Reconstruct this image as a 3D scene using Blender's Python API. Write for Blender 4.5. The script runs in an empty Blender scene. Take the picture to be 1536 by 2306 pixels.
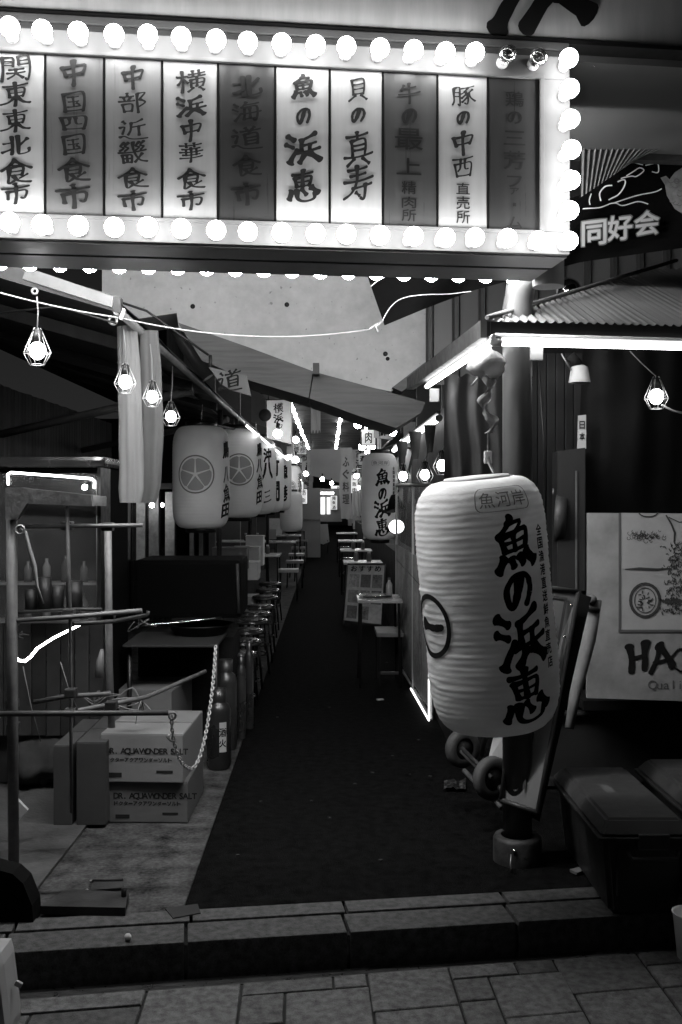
import bpy, bmesh, math, random
from mathutils import Vector, Matrix, noise
random.seed(7)
R = math.radians
scn = bpy.context.scene
col = scn.collection
F = 2240.0; CX = 740.0; CY = 1125.0; H0 = 1.5       # focal length and principal point, in photo pixels; eye height

# ------------------------------------------------------------------ camera, sky, sun, exposure
cd = bpy.data.cameras.new("camera"); cam = bpy.data.objects.new("camera", cd); col.objects.link(cam)
cam.location = (0, 0, H0); cam.rotation_euler = (R(90), 0, 0)
cd.sensor_fit = 'VERTICAL'; cd.sensor_height = 36; cd.lens = F / 2306 * 36
cd.shift_x = (768 - CX) / 2306; cd.shift_y = -(1153 - CY) / 2306
cd.clip_start = 0.05; cd.clip_end = 400
scn.camera = cam
w = bpy.data.worlds.new("World"); scn.world = w; w.use_nodes = True
nt = w.node_tree; nt.nodes.clear()
sky = nt.nodes.new('ShaderNodeTexSky'); sky.sky_type = 'NISHITA'; sky.sun_disc = False
sky.sun_elevation = R(20); sky.sun_rotation = R(180)
bw = nt.nodes.new('ShaderNodeRGBToBW'); bg = nt.nodes.new('ShaderNodeBackground'); wo = nt.nodes.new('ShaderNodeOutputWorld')
nt.links.new(sky.outputs[0], bw.inputs[0]); nt.links.new(bw.outputs[0], bg.inputs[0]); nt.links.new(bg.outputs[0], wo.inputs[0])
bg.inputs[1].default_value = 0.0035
sd = bpy.data.lights.new("sun", 'SUN'); sd.energy = 0.02; sd.angle = R(20)
so = bpy.data.objects.new("sun", sd); so.rotation_euler = (R(70), 0, 0); col.objects.link(so)
scn.view_settings.view_transform = 'Standard'; scn.view_settings.look = 'None'
scn.view_settings.gamma = 1; scn.view_settings.use_curve_mapping = False; scn.view_settings.exposure = -0.35
scn.render.engine = 'CYCLES'
scn.cycles.use_denoising = True
scn.cycles.max_bounces = 8; scn.cycles.diffuse_bounces = 4; scn.cycles.glossy_bounces = 3
scn.cycles.transmission_bounces = 4; scn.cycles.transparent_max_bounces = 10
scn.cycles.caustics_reflective = False; scn.cycles.caustics_refractive = False
scn.cycles.sample_clamp_indirect = 4

# ------------------------------------------------------------------ materials (the photograph is black and white: all greys)
MATS = {}
def M(name, c, rough=.6, metal=0., na=.0, ns=8., bump=0., bs=None, stretch=(1,1,1), coat=0., spots=0., trans=0., spec=None):
    if name in MATS: return MATS[name]
    m = bpy.data.materials.new(name); m.use_nodes = True; t = m.node_tree
    b = t.nodes['Principled BSDF']
    b.inputs['Roughness'].default_value = rough; b.inputs['Metallic'].default_value = metal
    b.inputs['Base Color'].default_value = (c, c, c, 1)
    b.inputs['Specular IOR Level'].default_value = spec if spec is not None else (.5 if rough < .4 else .3 if rough < .6 else .15)
    if coat: b.inputs['Coat Weight'].default_value = coat
    tc = t.nodes.new('ShaderNodeTexCoord'); mp = t.nodes.new('ShaderNodeMapping'); mp.inputs['Scale'].default_value = stretch
    t.links.new(tc.outputs['Object'], mp.inputs[0])
    if na:
        n = t.nodes.new('ShaderNodeTexNoise'); n.inputs['Scale'].default_value = ns; n.inputs['Detail'].default_value = 6; n.inputs['Roughness'].default_value = .62
        t.links.new(mp.outputs[0], n.inputs['Vector'])
        n2 = t.nodes.new('ShaderNodeTexNoise'); n2.inputs['Scale'].default_value = ns * .17; n2.inputs['Detail'].default_value = 3
        t.links.new(tc.outputs['Object'], n2.inputs['Vector'])
        a = t.nodes.new('ShaderNodeMath'); a.operation = 'ADD'; t.links.new(n.outputs[0], a.inputs[0]); t.links.new(n2.outputs[0], a.inputs[1])
        mr = t.nodes.new('ShaderNodeMapRange'); mr.inputs[1].default_value = .7; mr.inputs[2].default_value = 1.3
        mr.inputs[3].default_value = c * (1 - na); mr.inputs[4].default_value = min(.95, c * (1 + na))
        t.links.new(a.outputs[0], mr.inputs[0])
        out = mr.outputs[0]
        if spots:
            v = t.nodes.new('ShaderNodeTexNoise'); v.inputs['Scale'].default_value = 30; v.inputs['Detail'].default_value = 2
            t.links.new(tc.outputs['Object'], v.inputs['Vector'])
            r2 = t.nodes.new('ShaderNodeMapRange'); r2.inputs[1].default_value = .68; r2.inputs[2].default_value = .73
            r2.inputs[3].default_value = 1; r2.inputs[4].default_value = 1 - spots
            t.links.new(v.outputs[0], r2.inputs[0])
            ml = t.nodes.new('ShaderNodeMath'); ml.operation = 'MULTIPLY'; t.links.new(out, ml.inputs[0]); t.links.new(r2.outputs[0], ml.inputs[1]); out = ml.outputs[0]
        t.links.new(out, b.inputs['Base Color'])
        rr = t.nodes.new('ShaderNodeMapRange'); rr.inputs[1].default_value = .3; rr.inputs[2].default_value = .7
        rr.inputs[3].default_value = max(.02, rough - .12); rr.inputs[4].default_value = min(1, rough + .12)
        t.links.new(n.outputs[0], rr.inputs[0]); t.links.new(rr.outputs[0], b.inputs['Roughness'])
    if bump:
        n3 = t.nodes.new('ShaderNodeTexNoise'); n3.inputs['Scale'].default_value = bs or ns * 2; n3.inputs['Detail'].default_value = 5
        t.links.new(mp.outputs[0], n3.inputs['Vector'])
        bp = t.nodes.new('ShaderNodeBump'); bp.inputs['Strength'].default_value = bump; bp.inputs['Distance'].default_value = .01
        t.links.new(n3.outputs[0], bp.inputs['Height']); t.links.new(bp.outputs[0], b.inputs['Normal'])
    if trans:
        tr = t.nodes.new('ShaderNodeBsdfTranslucent'); tr.inputs[0].default_value = (c, c, c, 1)
        mx = t.nodes.new('ShaderNodeMixShader'); mx.inputs[0].default_value = trans
        o = t.nodes['Material Output']
        t.links.new(b.outputs[0], mx.inputs[1]); t.links.new(tr.outputs[0], mx.inputs[2]); t.links.new(mx.outputs[0], o.inputs[0])
    MATS[name] = m
    return m
def E(name, s, c=1.0):
    if name in MATS: return MATS[name]
    m = bpy.data.materials.new(name); m.use_nodes = True
    b = m.node_tree.nodes['Principled BSDF']; b.inputs['Base Color'].default_value = (.8, .8, .8, 1)
    b.inputs['Emission Color'].default_value = (c, c, c, 1); b.inputs['Emission Strength'].default_value = s
    MATS[name] = m; return m
def GL(name, mixv=.12, tint=.9, rough=.03):
    # thin clear sheet: mostly see-through, a little reflection
    if name in MATS: return MATS[name]
    m = bpy.data.materials.new(name); m.use_nodes = True; t = m.node_tree; t.nodes.clear()
    o = t.nodes.new('ShaderNodeOutputMaterial'); tr = t.nodes.new('ShaderNodeBsdfTransparent'); tr.inputs[0].default_value = (tint, tint, tint, 1)
    g = t.nodes.new('ShaderNodeBsdfGlossy'); g.inputs['Roughness'].default_value = rough; g.inputs[0].default_value = (.9, .9, .9, 1)
    mx = t.nodes.new('ShaderNodeMixShader'); mx.inputs[0].default_value = mixv
    t.links.new(tr.outputs[0], mx.inputs[1]); t.links.new(g.outputs[0], mx.inputs[2]); t.links.new(mx.outputs[0], o.inputs[0])
    MATS[name] = m; return m

black = M('black_paint', .006, .4, na=.3, ns=20)
matte = M('matte_black', .006, .8, na=.3, ns=12)
ink = M('ink', .008, .7)
steel = M('galvanised_steel', .22, .42, .7, na=.25, ns=25)
oldsteel = M('scuffed_steel', .12, .55, .2, na=.4, ns=18, bump=.15)
darksteel = M('dark_steel', .035, .5, .3, na=.4, ns=18)
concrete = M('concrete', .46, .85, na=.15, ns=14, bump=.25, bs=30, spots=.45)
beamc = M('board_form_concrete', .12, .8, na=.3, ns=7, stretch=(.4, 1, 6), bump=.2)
asphalt = M('dark_asphalt', .0055, .9, na=.7, ns=120, bump=.6, bs=200, spec=.015)
floorc = M('worn_concrete_floor', .048, .85, na=.95, ns=60, bump=.3, bs=70)
paver = M('granite_paver', .20, .62, na=.28, ns=110, bump=.3, bs=240)
kerbm = M('kerb_granite', .066, .7, na=.6, ns=200, bump=.3, bs=200)
grime = M('wet_gutter', .02, .22, na=.4, ns=9, bump=.2)
paperm = M('lantern_paper', .82, .6, na=.10, ns=7, trans=.33, bump=.06, bs=12)
whitep = M('white_enamel', .75, .4, na=.05, ns=6)
offwhite = M('aged_white_board', .42, .5, na=.12, ns=5, bump=.05)
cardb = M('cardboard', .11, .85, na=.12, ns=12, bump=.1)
plank = M('plank_wood', .040, .65, na=.4, ns=16, stretch=(1, 1, .08), bump=.2)
plankd = M('plank_wood_dark', .028, .65, na=.4, ns=16, stretch=(1, 1, .08), bump=.2)
panelw = M('light_plywood', .68, .45, na=.09, ns=9, stretch=(3, 1, .15))
fabric = M('pale_cloth', .2, .9, na=.12, ns=7, bump=.1, trans=.3)
blackcloth = M('black_cloth', .004, .75, na=.4, ns=7, bump=.2)
vinyl = M('black_vinyl', .004, .42, na=.3, ns=9, bump=.5, bs=4)
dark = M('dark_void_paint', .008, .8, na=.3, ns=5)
plastic = M('grey_plastic', .03, .5, na=.25, ns=9, bump=.08)
bulbs_ = [E('bulb_glow_dim', 15), E('bulb_glow_strong', 30)]; ledm = E('led_tube_glow', 14); bulbm = E('bulb_glow', 24); rearm = E('rear_bulb_glow', 195); lampm = E('cage_bulb_glow', 22)
farglow = E('far_bulb_glow', 110); softglow = E('lit_panel_glow', 1.1); fargm = E('ceiling_bulb_glow', 60)
def FILM(name, haze=.4, c=.7):
    # milky see-through plastic: clear, diffuse and a little gloss
    m = bpy.data.materials.new(name); m.use_nodes = True; t = m.node_tree; t.nodes.clear()
    o = t.nodes.new('ShaderNodeOutputMaterial'); tr = t.nodes.new('ShaderNodeBsdfTransparent'); d = t.nodes.new('ShaderNodeBsdfDiffuse'); d.inputs[0].default_value = (c, c, c, 1)
    tl = t.nodes.new('ShaderNodeBsdfTranslucent'); tl.inputs[0].default_value = (c, c, c, 1); g = t.nodes.new('ShaderNodeBsdfGlossy'); g.inputs['Roughness'].default_value = .2
    n = t.nodes.new('ShaderNodeTexNoise'); n.inputs['Scale'].default_value = 4; n.inputs['Detail'].default_value = 6
    tc = t.nodes.new('ShaderNodeTexCoord'); t.links.new(tc.outputs['Object'], n.inputs['Vector'])
    mr = t.nodes.new('ShaderNodeMapRange'); mr.inputs[1].default_value = .3; mr.inputs[2].default_value = .7; mr.inputs[3].default_value = haze*.5; mr.inputs[4].default_value = min(1, haze*1.5); t.links.new(n.outputs[0], mr.inputs[0])
    a = t.nodes.new('ShaderNodeMixShader'); a.inputs[0].default_value = .5; t.links.new(d.outputs[0], a.inputs[1]); t.links.new(tl.outputs[0], a.inputs[2])
    b = t.nodes.new('ShaderNodeMixShader'); b.inputs[0].default_value = .12; t.links.new(a.outputs[0], b.inputs[1]); t.links.new(g.outputs[0], b.inputs[2])
    x = t.nodes.new('ShaderNodeMixShader'); t.links.new(mr.outputs[0], x.inputs[0]); t.links.new(tr.outputs[0], x.inputs[1]); t.links.new(b.outputs[0], x.inputs[2]); t.links.new(x.outputs[0], o.inputs[0])
    MATS[name] = m; return m
clearg = GL('clear_glass', .18, .85)
film = GL('clear_vinyl_film', .12, .78, .15)
chrome = M('chrome', .7, .12, 1.)

# ------------------------------------------------------------------ pixel + real depth -> place
def at(px, py, D): return Vector(((px - CX) * D / F, D, H0 - (py - CY) * D / F))
def gnd(px, py, z=0.): return at(px, py, (H0 - z) * F / (py - CY))
def Dg(py, z=0.): return (H0 - z) * F / (py - CY)

# ------------------------------------------------------------------ mesh builder
class MB:
    def __init__(s): s.v = []; s.f = []; s.sm = []
    def add(s, vs, fs, smooth=False):
        o = len(s.v); s.v += [Vector(v) for v in vs]
        for f in fs: s.f.append([i + o for i in f]); s.sm.append(smooth)
        return s
    def box(s, c, d, rot=None, bev=0.):
        c = Vector(c); h = Vector(d) / 2
        m = rot if isinstance(rot, Matrix) else (Matrix.Rotation(rot, 3, 'Z') if rot else Matrix.Identity(3))
        if bev <= 0:
            vs = [c + m @ Vector((x * h.x, y * h.y, z * h.z)) for z in (-1, 1) for y in (-1, 1) for x in (-1, 1)]
            return s.add(vs, [(0, 2, 3, 1), (4, 5, 7, 6), (0, 1, 5, 4), (2, 6, 7, 3), (0, 4, 6, 2), (1, 3, 7, 5)])
        bm = bmesh.new(); bmesh.ops.create_cube(bm, size=1)
        for v in bm.verts: v.co = Vector((v.co.x * d[0], v.co.y * d[1], v.co.z * d[2]))
        bmesh.ops.bevel(bm, geom=list(bm.edges), offset=bev, segments=2, affect='EDGES', profile=.7)
        bm.verts.index_update()
        s.add([c + m @ v.co for v in bm.verts], [[v.index for v in f.verts] for f in bm.faces]); bm.free(); return s
    def bb(s, x0, x1, y0, y1, z0, z1, bev=0.): return s.box(((x0+x1)/2, (y0+y1)/2, (z0+z1)/2), (abs(x1-x0), abs(y1-y0), abs(z1-z0)), None, bev)
    def tube(s, pts, r, n=8, cap=True):
        pts = [Vector(p) for p in pts]; k = len(pts); rs = r if isinstance(r, (list, tuple)) else [r] * k
        vs = []; prev = None
        for i, p in enumerate(pts):
            d = (pts[min(i+1, k-1)] - pts[max(i-1, 0)])
            d = d.normalized() if d.length > 1e-9 else Vector((0, 0, 1))
            if prev is None:
                a = Vector((0, 0, 1)) if abs(d.z) < .9 else Vector((1, 0, 0)); u = d.cross(a).normalized()
            else:
                u = prev - d * prev.dot(d); u = u.normalized() if u.length > 1e-6 else d.orthogonal().normalized()
            prev = u; v = d.cross(u)
            for j in range(n):
                t = 2 * math.pi * j / n; vs.append(p + (u * math.cos(t) + v * math.sin(t)) * rs[i])
        fs = [(i*n+j, i*n+(j+1) % n, (i+1)*n+(j+1) % n, (i+1)*n+j) for i in range(k-1) for j in range(n)]
        s.add(vs, fs, True)
        if cap:
            o = len(s.v) - len(vs)
            s.f.append([o + j for j in range(n)][::-1]); s.sm.append(False)
            s.f.append([o + (k-1)*n + j for j in range(n)]); s.sm.append(False)
        return s
    def lathe(s, c, prof, n=16, axis=None, smooth=True):
        c = Vector(c); m = Matrix.Identity(3) if axis is None else Vector((0, 0, 1)).rotation_difference(Vector(axis)).to_matrix()
        vs = []
        for r, z in prof:
            for j in range(n):
                t = 2 * math.pi * j / n; vs.append(c + m @ Vector((r * math.cos(t), r * math.sin(t), z)))
        fs = [(i*n+j, i*n+(j+1) % n, (i+1)*n+(j+1) % n, (i+1)*n+j) for i in range(len(prof)-1) for j in range(n)]
        return s.add(vs, fs, smooth)
    def ball(s, c, r, n=12, sz=1., axis=None):
        k = max(5, n // 2 + 1)
        return s.lathe(c, [(max(1e-4, r * math.sin(math.pi * i / k)), -r * sz * math.cos(math.pi * i / k)) for i in range(k+1)], n, axis)
    def prism(s, poly, off):
        k = len(poly); off = Vector(off); a = [Vector(p) for p in poly]
        nrm = Vector((0, 0, 0))
        for i in range(k): nrm += a[i].cross(a[(i+1) % k])
        if nrm.dot(off) > 0: a = a[::-1]
        vs = a + [p + off for p in a]
        return s.add(vs, [list(range(k)), list(range(k, 2*k))[::-1]] + [(i, i+k, (i+1) % k + k, (i+1) % k) for i in range(k)])
    def ppx(s, pts, D, th): return s.prism([at(x, y, D) for x, y in pts], (0, th, 0))
    def sheet(s, grid, smooth=True):
        nr = len(grid); nc = len(grid[0]); vs = [p for r in grid for p in r]
        return s.add(vs, [(i*nc+j, i*nc+j+1, (i+1)*nc+j+1, (i+1)*nc+j) for i in range(nr-1) for j in range(nc-1)], smooth)
    def mesh(s, name, loc=Vector()):
        me = bpy.data.meshes.new(name); me.from_pydata([tuple(v - loc) for v in s.v], [], s.f)
        me.polygons.foreach_set('use_smooth', s.sm); me.update(); return me

ROOT = {}
def thing(name, label, cat, loc=(0, 0, 0), group=None):
    o = bpy.data.objects.new(name, None); o.empty_display_size = .1; col.objects.link(o)
    o.location = loc; o['label'] = label; o['category'] = cat
    if group: o['group'] = group
    ROOT[o.name] = Vector(loc); return o
def part(name, mb, mat, parent=None, label=None, cat=None, group=None, kind=None, loc=None):
    if parent is not None: l = ROOT[parent.name]
    else: l = Vector(loc) if loc is not None else Vector(((min(v.x for v in mb.v)+max(v.x for v in mb.v))/2, (min(v.y for v in mb.v)+max(v.y for v in mb.v))/2, min(v.z for v in mb.v)))
    me = mb.mesh(name, l); me.materials.append(mat)
    o = bpy.data.objects.new(name, me); col.objects.link(o)
    if parent is not None: o.parent = parent
    else: o.location = l
    ROOT[o.name] = l
    for k, v in (('label', label), ('category', cat), ('group', group), ('kind', kind)):
        if v: o[k] = v
    return o
def struct(name, mb, mat, parent=None): return part(name, mb, mat, parent, kind=None if parent else 'structure')
def kids(o): return [c for c in bpy.data.objects if c.parent == o]
def dup(o, loc=None, rz=None, label=None, parent=None, scale=None):
    c = o.copy(); col.objects.link(c)
    if parent is not None: c.parent = parent
    for k in KID.get(o.name) or kids(o): dup(k, parent=c)
    if loc is not None: c.location = loc
    if rz is not None: c.rotation_euler = (0, 0, rz)
    if label: c['label'] = label
    if scale: c.scale = scale
    return c
KID = {}

# ------------------------------------------------------------------ lettering
GC = {}
def font_glyph(ch, off):
    """one character from the built-in font as flat triangles in a unit square"""
    cu = bpy.data.curves.new('glyph', 'FONT'); cu.body = ch; cu.size = 1; cu.offset = off; cu.resolution_u = 3
    cu.align_x = 'CENTER'
    ob = bpy.data.objects.new('glyph', cu); col.objects.link(ob)
    bpy.context.view_layer.update()
    me = bpy.data.meshes.new_from_object(ob.evaluated_get(bpy.context.evaluated_depsgraph_get()))
    bm = bmesh.new(); bm.from_mesh(me)
    bmesh.ops.remove_doubles(bm, verts=bm.verts, dist=1e-5)
    vs = [v.co.copy() for v in bm.verts]
    bm.verts.index_update(); fs = [[v.index for v in f.verts] for f in bm.faces]; bm.free()
    bpy.data.objects.remove(ob); bpy.data.curves.remove(cu); bpy.data.meshes.remove(me)
    if not vs: return [], []
    return vs, fs
def brushify(vs, fs, seed, thick=0., amp=1.):
    """roughen the outline and let the strokes rise to the right, as a brush does"""
    bm = bmesh.new(); V = [bm.verts.new(v) for v in vs]
    for f in fs:
        try: bm.faces.new([V[i] for i in f])
        except ValueError: pass
    for _ in range(2):
        es = [e for e in bm.edges if e.is_boundary and e.calc_length() > .09]
        if es: bmesh.ops.subdivide_edges(bm, edges=es, cuts=1)
    mv = {}
    for v in bm.verts:
        bd = [e for e in v.link_edges if e.is_boundary]
        if len(bd) == 2:
            n = Vector((0, 0, 0))
            for e in bd:
                f = e.link_faces[0]; d = (e.verts[1].co - e.verts[0].co); nn = Vector((d.y, -d.x, 0))
                if nn.dot(e.verts[0].co - f.calc_center_median()) < 0: nn = -nn
                if nn.length > 0: n += nn.normalized()
            if n.length > 0: mv[v] = n.normalized() * (thick + amp * (.018 * noise.noise(Vector((v.co.x * 4, v.co.y * 4, seed))) + .004 * random.uniform(-1, 1)))
    for v, d in mv.items(): v.co += d
    bmesh.ops.triangulate(bm, faces=bm.faces)
    for v in bm.verts:
        x, y = v.co.x, v.co.y
        v.co.y = y + amp * (.13 * x + .03 * math.sin(x * 5 + seed)); v.co.x = x + amp * .05 * (y - .4) * math.sin(seed * 3.1)
    bm.verts.index_update()
    r = [v.co.copy() for v in bm.verts], [[v.index for v in f.verts] for f in bm.faces]; bm.free(); return r
# brush characters written stroke by stroke: x, y in a unit square; width of the brush follows
BR = {
'魚': ['.50,1 .40,.86 .17,.68:.11', '.40,.90 .74,.88 .58,.72:.09', '.22,.70 .28,.42:.10', '.20,.68 .82,.73 .76,.42:.11', '.28,.56 .76,.58:.07', '.51,.70 .51,.42:.08', '.26,.42 .78,.44:.08', '.22,.30 .08,.08:.13', '.38,.28 .42,.14:.10', '.56,.30 .64,.15:.10', '.72,.32 .92,.10:.14'],
'の': ['.62,.86 .50,.50 .27,.06 .14,.30 .20,.62 .52,.90 .84,.78 .90,.45 .72,.08:.15'],
'浜': ['.06,.92 .26,.80:.13', '.02,.64 .22,.56:.12', '.08,.04 .16,.22 .34,.48:.12', '.86,.96 .66,.86 .44,.78:.12', '.48,.80 .46,.42:.10', '.48,.60 .90,.65:.09', '.72,.62 .70,.40:.09', '.30,.36 1,.44:.10', '.54,.32 .36,.04:.12', '.70,.32 .98,.04:.14'],
'恵': ['.18,.86 .80,.90:.09', '.26,.76 .32,.48:.09', '.26,.75 .76,.78 .70,.48:.09', '.30,.62 .72,.64:.06', '.32,.48 .72,.50:.07', '.50,1 .50,.48:.09', '.14,.32 .03,.06:.12', '.30,.36 .30,.10 .50,.00 .80,.04 .84,.22:.10', '.46,.38 .58,.20:.10', '.76,.40 .96,.18:.12'],
'食': ['.50,1 .30,.78 .02,.56:.10', '.50,.96 .72,.78 1,.60:.09', '.40,.77 .62,.78:.07', '.28,.66 .27,.08 .48,.20:.09', '.26,.66 .72,.70 .68,.36:.09', '.30,.52 .68,.54:.06', '.30,.37 .68,.39:.06', '.86,.36 .62,.24:.07', '.42,.34 .60,.14 1,.02:.10'],
'市': ['.50,1 .54,.86:.10', '.02,.74 .98,.82:.08', '.20,.60 .22,.22:.09', '.18,.58 .84,.64 .80,.26 .68,.30:.09', '.52,.78 .50,.0:.09'],
'中': ['.12,.74 .22,.38:.11', '.10,.72 .90,.80 .80,.44:.10', '.22,.44 .80,.50:.08', '.52,1 .50,.50 .48,.0:.12'],
'北': ['.04,.60 .38,.68:.08', '.38,.96 .36,.08:.10', '.0,.16 .36,.36:.09', '.94,.80 .62,.52:.09', '.60,.98 .60,.18 .76,.08 .98,.14 .97,.32:.10'],
'東': ['.08,.84 .92,.92:.07', '.24,.74 .28,.38:.08', '.24,.73 .78,.76 .72,.40:.08', '.28,.56 .72,.58:.05', '.28,.40 .72,.43:.06', '.50,1 .50,.0:.09', '.46,.38 .25,.15 .0,.04:.09', '.54,.38 .76,.15 1,.06:.10'],
'国': ['.12,.92 .14,.04:.10', '.10,.90 .90,.96 .86,.03:.10', '.14,.08 .86,.11:.08', '.28,.74 .72,.77:.06', '.30,.52 .70,.54:.06', '.25,.26 .75,.29:.07', '.50,.75 .50,.28:.07', '.62,.44 .72,.34:.07'],
'四': ['.10,.88 .16,.08:.10', '.08,.86 .92,.93 .82,.10:.10', '.16,.14 .82,.17:.08', '.38,.84 .36,.52 .22,.36:.08', '.60,.86 .60,.48 .76,.44:.08'],
'上': ['.48,.96 .48,.10:.09', '.48,.55 .80,.60:.07', '.04,.08 .96,.14:.09'],
'三': ['.18,.84 .82,.90:.09', '.24,.48 .76,.53:.08', '.04,.08 .96,.16:.10'],
}
for _l in ''''貝': '.25,.95 .28,.30|.24,.94 .78,.97 .74,.30|.28,.74 .74,.76|.28,.54 .74,.56|.27,.32 .74,.34|.38,.26 .10,.0|.62,.26 .92,.0',
'真': '.12,.86 .86,.92|.5,1 .5,.80|.28,.74 .30,.32|.28,.74 .74,.77 .72,.34|.3,.6 .72,.62|.3,.46 .72,.48|.02,.24 .98,.30|.36,.22 .14,.0|.64,.22 .90,.0',
'寿': '.2,.88 .82,.93|.26,.72 .76,.77|.04,.54 .98,.62|.5,1 .46,.6 .28,.26 .04,.08|.3,.38 .92,.44|.72,.46 .70,.06 .58,.1|.42,.26 .54,.16',
'横': '.0,.72 .38,.78|.2,1 .2,.0|.2,.66 .02,.34|.24,.6 .38,.46|.44,.84 1,.88|.58,1 .58,.74|.80,1 .80,.74|.40,.70 1,.74|.48,.56 .50,.22|.46,.56 .94,.59 .90,.24|.5,.40 .9,.42|.7,.68 .7,.24|.58,.18 .42,.0|.8,.18 .98,.0',
'海': '.08,.9 .22,.8|.02,.62 .18,.54|.06,.04 .16,.22 .28,.42|.5,1 .42,.84 .32,.72|.46,.86 .95,.9|.44,.72 .38,.1|.42,.7 .88,.74 .82,.06 .72,.1|.30,.40 1,.46|.40,.14 .84,.16|.62,.68 .60,.2',
'道': '.1,.9 .2,.8|.02,.6 .2,.64 .1,.3|.0,.14 .16,.2 .4,.08 1,.02|.48,1 .54,.9|.78,1 .7,.9|.32,.82 .98,.87|.64,.84 .56,.7|.44,.68 .46,.22|.44,.68 .86,.7 .84,.22|.46,.52 .84,.54|.46,.38 .84,.40|.46,.23 .84,.25',
'西': '.04,.88 .96,.94|.14,.66 .20,.08|.12,.64 .88,.7 .80,.08|.2,.12 .8,.14|.4,.9 .38,.5 .26,.34|.6,.9 .6,.46 .74,.42',
'牛': '.3,.92 .16,.66|.24,.76 .82,.80|.04,.44 .98,.50|.52,1 .5,.0',
'近': '.14,.92 .24,.82|.04,.6 .22,.64 .12,.3|.0,.14 .18,.2 .42,.08 1,.03|.84,.96 .64,.86 .46,.84|.46,.84 .44,.5 .32,.26|.46,.62 .96,.66|.74,.64 .72,.2',
'部': '.28,1 .30,.88|.04,.8 .54,.85|.18,.76 .22,.62|.42,.78 .36,.62|.0,.56 .58,.62|.12,.42 .16,.06|.12,.42 .48,.45 .44,.1|.16,.1 .44,.12|.68,.92 .68,.0|.68,.92 .96,.9 .78,.64|.78,.62 .98,.44 .74,.28',
'華': '.04,.88 .96,.92|.32,1 .32,.8|.66,1 .66,.8|.12,.68 .88,.72|.28,.66 .28,.36|.5,.76 .5,.0|.72,.68 .72,.36|.02,.5 .98,.54|.14,.36 .86,.38|.04,.18 .96,.24',
'関': '.08,.95 .06,.0|.08,.95 .42,.96 .40,.62|.08,.8 .4,.8|.08,.64 .4,.64|.6,.96 .92,.97 .92,.04 .82,.08|.6,.8 .9,.8|.6,.64 .9,.64|.6,.96 .6,.64|.28,.44 .74,.46|.22,.3 .78,.32|.5,.46 .46,.24 .26,.08|.52,.28 .76,.08',
'最': '.28,.98 .3,.68|.28,.98 .74,1 .72,.7|.3,.84 .72,.85|.3,.7 .72,.7|.02,.58 .98,.62|.14,.56 .14,.1|.42,.56 .42,.02|.14,.42 .42,.43|.14,.28 .42,.29|.0,.06 .5,.18|.54,.44 .92,.46 .76,.2 .5,.0|.58,.34 .76,.16 1,.0',
'豚': '.1,.92 .1,.3 .0,.04|.1,.92 .36,.94 .34,.04 .26,.08|.1,.7 .34,.7|.1,.48 .34,.48|.44,.9 .98,.94|.72,.9 .56,.68 .42,.6|.6,.74 .72,.4 .66,.04 .54,.1|.66,.56 .42,.36|.7,.4 .42,.14|.92,.74 .74,.58|.74,.56 .84,.3 1,.1',
'畿': '.2,1 .08,.84 .2,.76 .06,.62|.34,1 .24,.84 .36,.76 .24,.62|.72,1 .62,.84 .74,.76 .62,.64|.88,1 .78,.84 .9,.76 .80,.64|.02,.52 .98,.58|.5,1 .56,.6 .72,.2 .98,.06|.84,.44 .56,.1|.14,.40 .16,.06|.14,.40 .46,.42 .44,.08|.16,.08 .44,.10|.30,.40 .30,.10|.16,.24 .44,.26',
'''.split('\n'):
    if _l: _k, _v = _l.split(': '); BR[_k.strip("'")] = [q + ':.075' for q in _v.strip("',").split('|')]
def stroke(spec, jit=0.):
    pts, wd = spec.split(':'); wd = float(wd) * 1.45; P = [Vector([float(a) for a in q.split(',')] + [0]) for q in pts.split()]
    C = []
    n = len(P)
    for i in range(n - 1):
        p0 = P[max(i-1, 0)]; p1 = P[i]; p2 = P[i+1]; p3 = P[min(i+2, n-1)]
        k = 6
        for j in range(k):
            t = j / k
            C.append(.5*((2*p1)+(p2-p0)*t+(2*p0-5*p1+4*p2-p3)*t*t+(3*p1-p0-3*p2+p3)*t**3))
    C.append(P[-1]); m = len(C); L = []; Rr = []
    for i, c in enumerate(C):
        d = (C[min(i+1, m-1)] - C[max(i-1, 0)]).normalized(); nn = Vector((-d.y, d.x, 0)); t = i / (m-1)
        wv = wd * .5 * (1.0 + .35*math.exp(-((t-.05)/.12)**2) - .35*math.sin(math.pi*t) * .6 + .12*math.exp(-((t-.92)/.1)**2))
        if n > 2: wv *= 1 - .25*t
        wv *= (.72 + .42 * abs(d.y))
        wv *= 1 + .25 * noise.noise(Vector((c.x*7 + wd*90, c.y*7, jit)))
        L.append(c + nn * wv); Rr.append(c - nn * wv)
    d0 = (C[0]-C[1]).normalized() * wd * .42; d1 = (C[-1]-C[-2]).normalized() * wd * .34
    def arc(a, b, d, k=5): c = (a+b)/2; h = (a-b)/2; return [c + h*math.cos(math.pi*t/(k+1)) + d*math.sin(math.pi*t/(k+1)) for t in range(1, k+1)]
    A0 = arc(L[0], Rr[0], d0); A1 = arc(L[-1], Rr[-1], d1)
    vs = [v for pr in zip(L, Rr) for v in pr] + A0 + A1; b0 = 2*m
    fs = [(2*i, 2*i+1, 2*i+3, 2*i+2) for i in range(m-1)] + [tuple([0] + list(range(b0, b0+5)) + [1]), tuple([2*m-2] + list(range(b0+5, b0+10)) + [2*m-1])]
    vs = [Vector((v.x + .03*math.sin(v.y*4+jit), v.y + .16*(v.x-.5) - .05*math.sin(v.x*3.1), 0)) for v in vs]
    return vs, fs
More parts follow.
